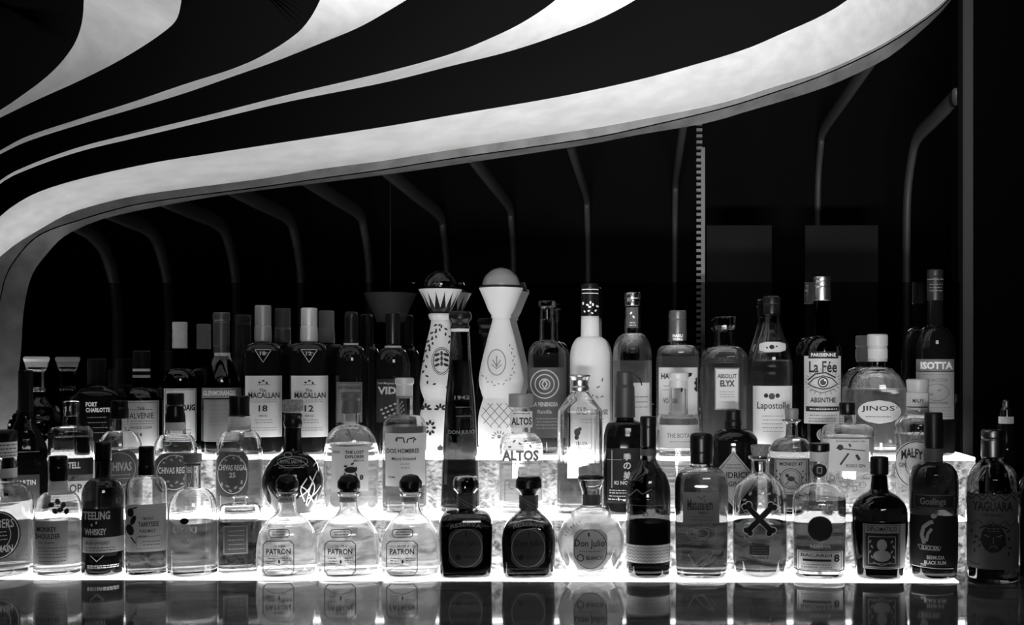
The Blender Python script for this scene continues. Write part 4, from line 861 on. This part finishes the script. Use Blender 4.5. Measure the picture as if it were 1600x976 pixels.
g = B.print(INK, B.last.parent and [c for c in B.root.children if c.name.startswith('label')][0], off=.0011, name='eye_drawing')
g.text('La Fée', 1264, 1308, 564, 582, .02).line([(1263, 600), (1272, 591), (1286, 587), (1300, 591), (1309, 600), (1298, 606), (1286, 608), (1272, 605), (1263, 600)], 1.6).line([(1262, 594), (1274, 584), (1290, 582), (1306, 590)], 2.2).disc(1286, 597, 8.5, 8.5).line([(1266, 608), (1284, 614), (1304, 608)], 1)
for k in range(14): a = pi+k*pi/13; g.line([(1286+25*cos(a), 597+17*sin(a)), (1286+29*cos(a), 597+22*sin(a))], .7)
for k in range(10): a = k*pi/9; g.line([(1286+22*cos(a), 600+13*sin(a)), (1286+27*cos(a), 600+18*sin(a))], .7)
g.text('ABSINTHE', 1266, 1306, 621, 629, .02).rect(1259, 1311, 635, 643).dashes(1262, 1308, [649, 654, 658], .8).done()
B.print(WINK, off=.0016, name='eye_highlight').ring(1286, 597, 5.5, 5.5, 1.2).disc(1289, 594, 1.5, 1.5).dashes(1262, 1308, [639], 1.6).done()
B.label(1276, 1302, 668, 690, P6, 'ellipse', 'seal'); B.print(INK).ring(1289, 679, 10, 9, .8).dashes(1282, 1297, [677, 681], .8).done()
B = Bottle('gin_bottle', 'broad round pale bottle with tall pale neck and white oval label, back row right', 1371, 3,
    [(15, 560), (16, 574, 2), ('D', 48.5, 622, 2)], [(15, 522), (16.5, 524), (16.5, 540), (15, 541), (15.5, 543), (15.5, 565)], WCAP, glass(.93), fill=604, liq=.94, n=2.2, d=.75, t=.003, tb=.012, br=8)
B.label(1356, 1387, 545, 560, P8, name='neck_label', Rm=.0195)
B.print(GINK, B.body, name='embossed_line').line([(1323, 609), (1419, 609)], .8).done()
B.label(1340, 1408, 625, 662, P9, 'ellipse'); B.print(INK).text('JINOS', 1346, 1398, 634, 644, .01).dashes(1352, 1392, [651], 1).ring(1402, 636, 1.5, 1.5, .6).done()
B = Bottle('vermouth_bottle', 'tall near-black bottle with grey titled label, rightmost of the back row', 1461, 3,
    [(12, 466), (13, 510), ('D', 31, 550, 2)], [(12, 421), (13, 423), (13, 430), (12, 431), (13, 433), (13, 470)], mat('foil_black', .015, .4, metal=.1), glass(.02), opaque=True)
B.print(GINK, B.body, name='foil_bands', Rm=.0169).line([(1449, 436), (1474, 436)], 1).dashes(1451, 1473, [444, 449, 454], 1).done()
B.label(1431, 1491, 561, 580, P4, name='title_label'); B.print(WINK, off=.001).text('ISOTTA', 1438, 1489, 565, 577, .05).done()
B.label(1431, 1491, 581, 655, P6); B.print(GINK).text('VERMOUTH', 1444, 1480, 591, 597, .01).ring(1464, 613, 19, 13, 1.2).leaves([(1448, 618), (1460, 610), (1474, 614)], 7, 3).rect(1450, 1482, 628, 631).dashes(1440, 1486, [585, 637, 642, 647, 651], .8).done()
# dim hanging shade seen through the glass
p = at(610, 478, .55); r = empty('pendant_shade', p); tagit(r, 'dim frosted cone-shaped shade hanging behind the glass, left of the hourglass decanters', 'lamp shade')
def lathe_simple(name, prof, m, parent, seg=32):
    vs = [(q[0]*cos(2*pi*k/seg), q[0]*sin(2*pi*k/seg), q[1]) for q in prof for k in range(seg)]
    fs = [(j*seg+k, j*seg+(k+1) % seg, (j+1)*seg+(k+1) % seg, (j+1)*seg+k) for j in range(len(prof)-1) for k in range(seg)]
    return mk(name, vs, fs, m, parent, True)
lathe_simple('shade', [(.058, .028), (.045, 0), (.03, -.035), (.027, -.035), (.042, 0), (.055, .028), (.058, .028)], mat('shade_grey', .12, .5), r)
lathe_simple('cord', [(.002, .0), (.002, 2.4-p.z-.001), (.0001, 2.4-p.z-.001)], BLACK, r)
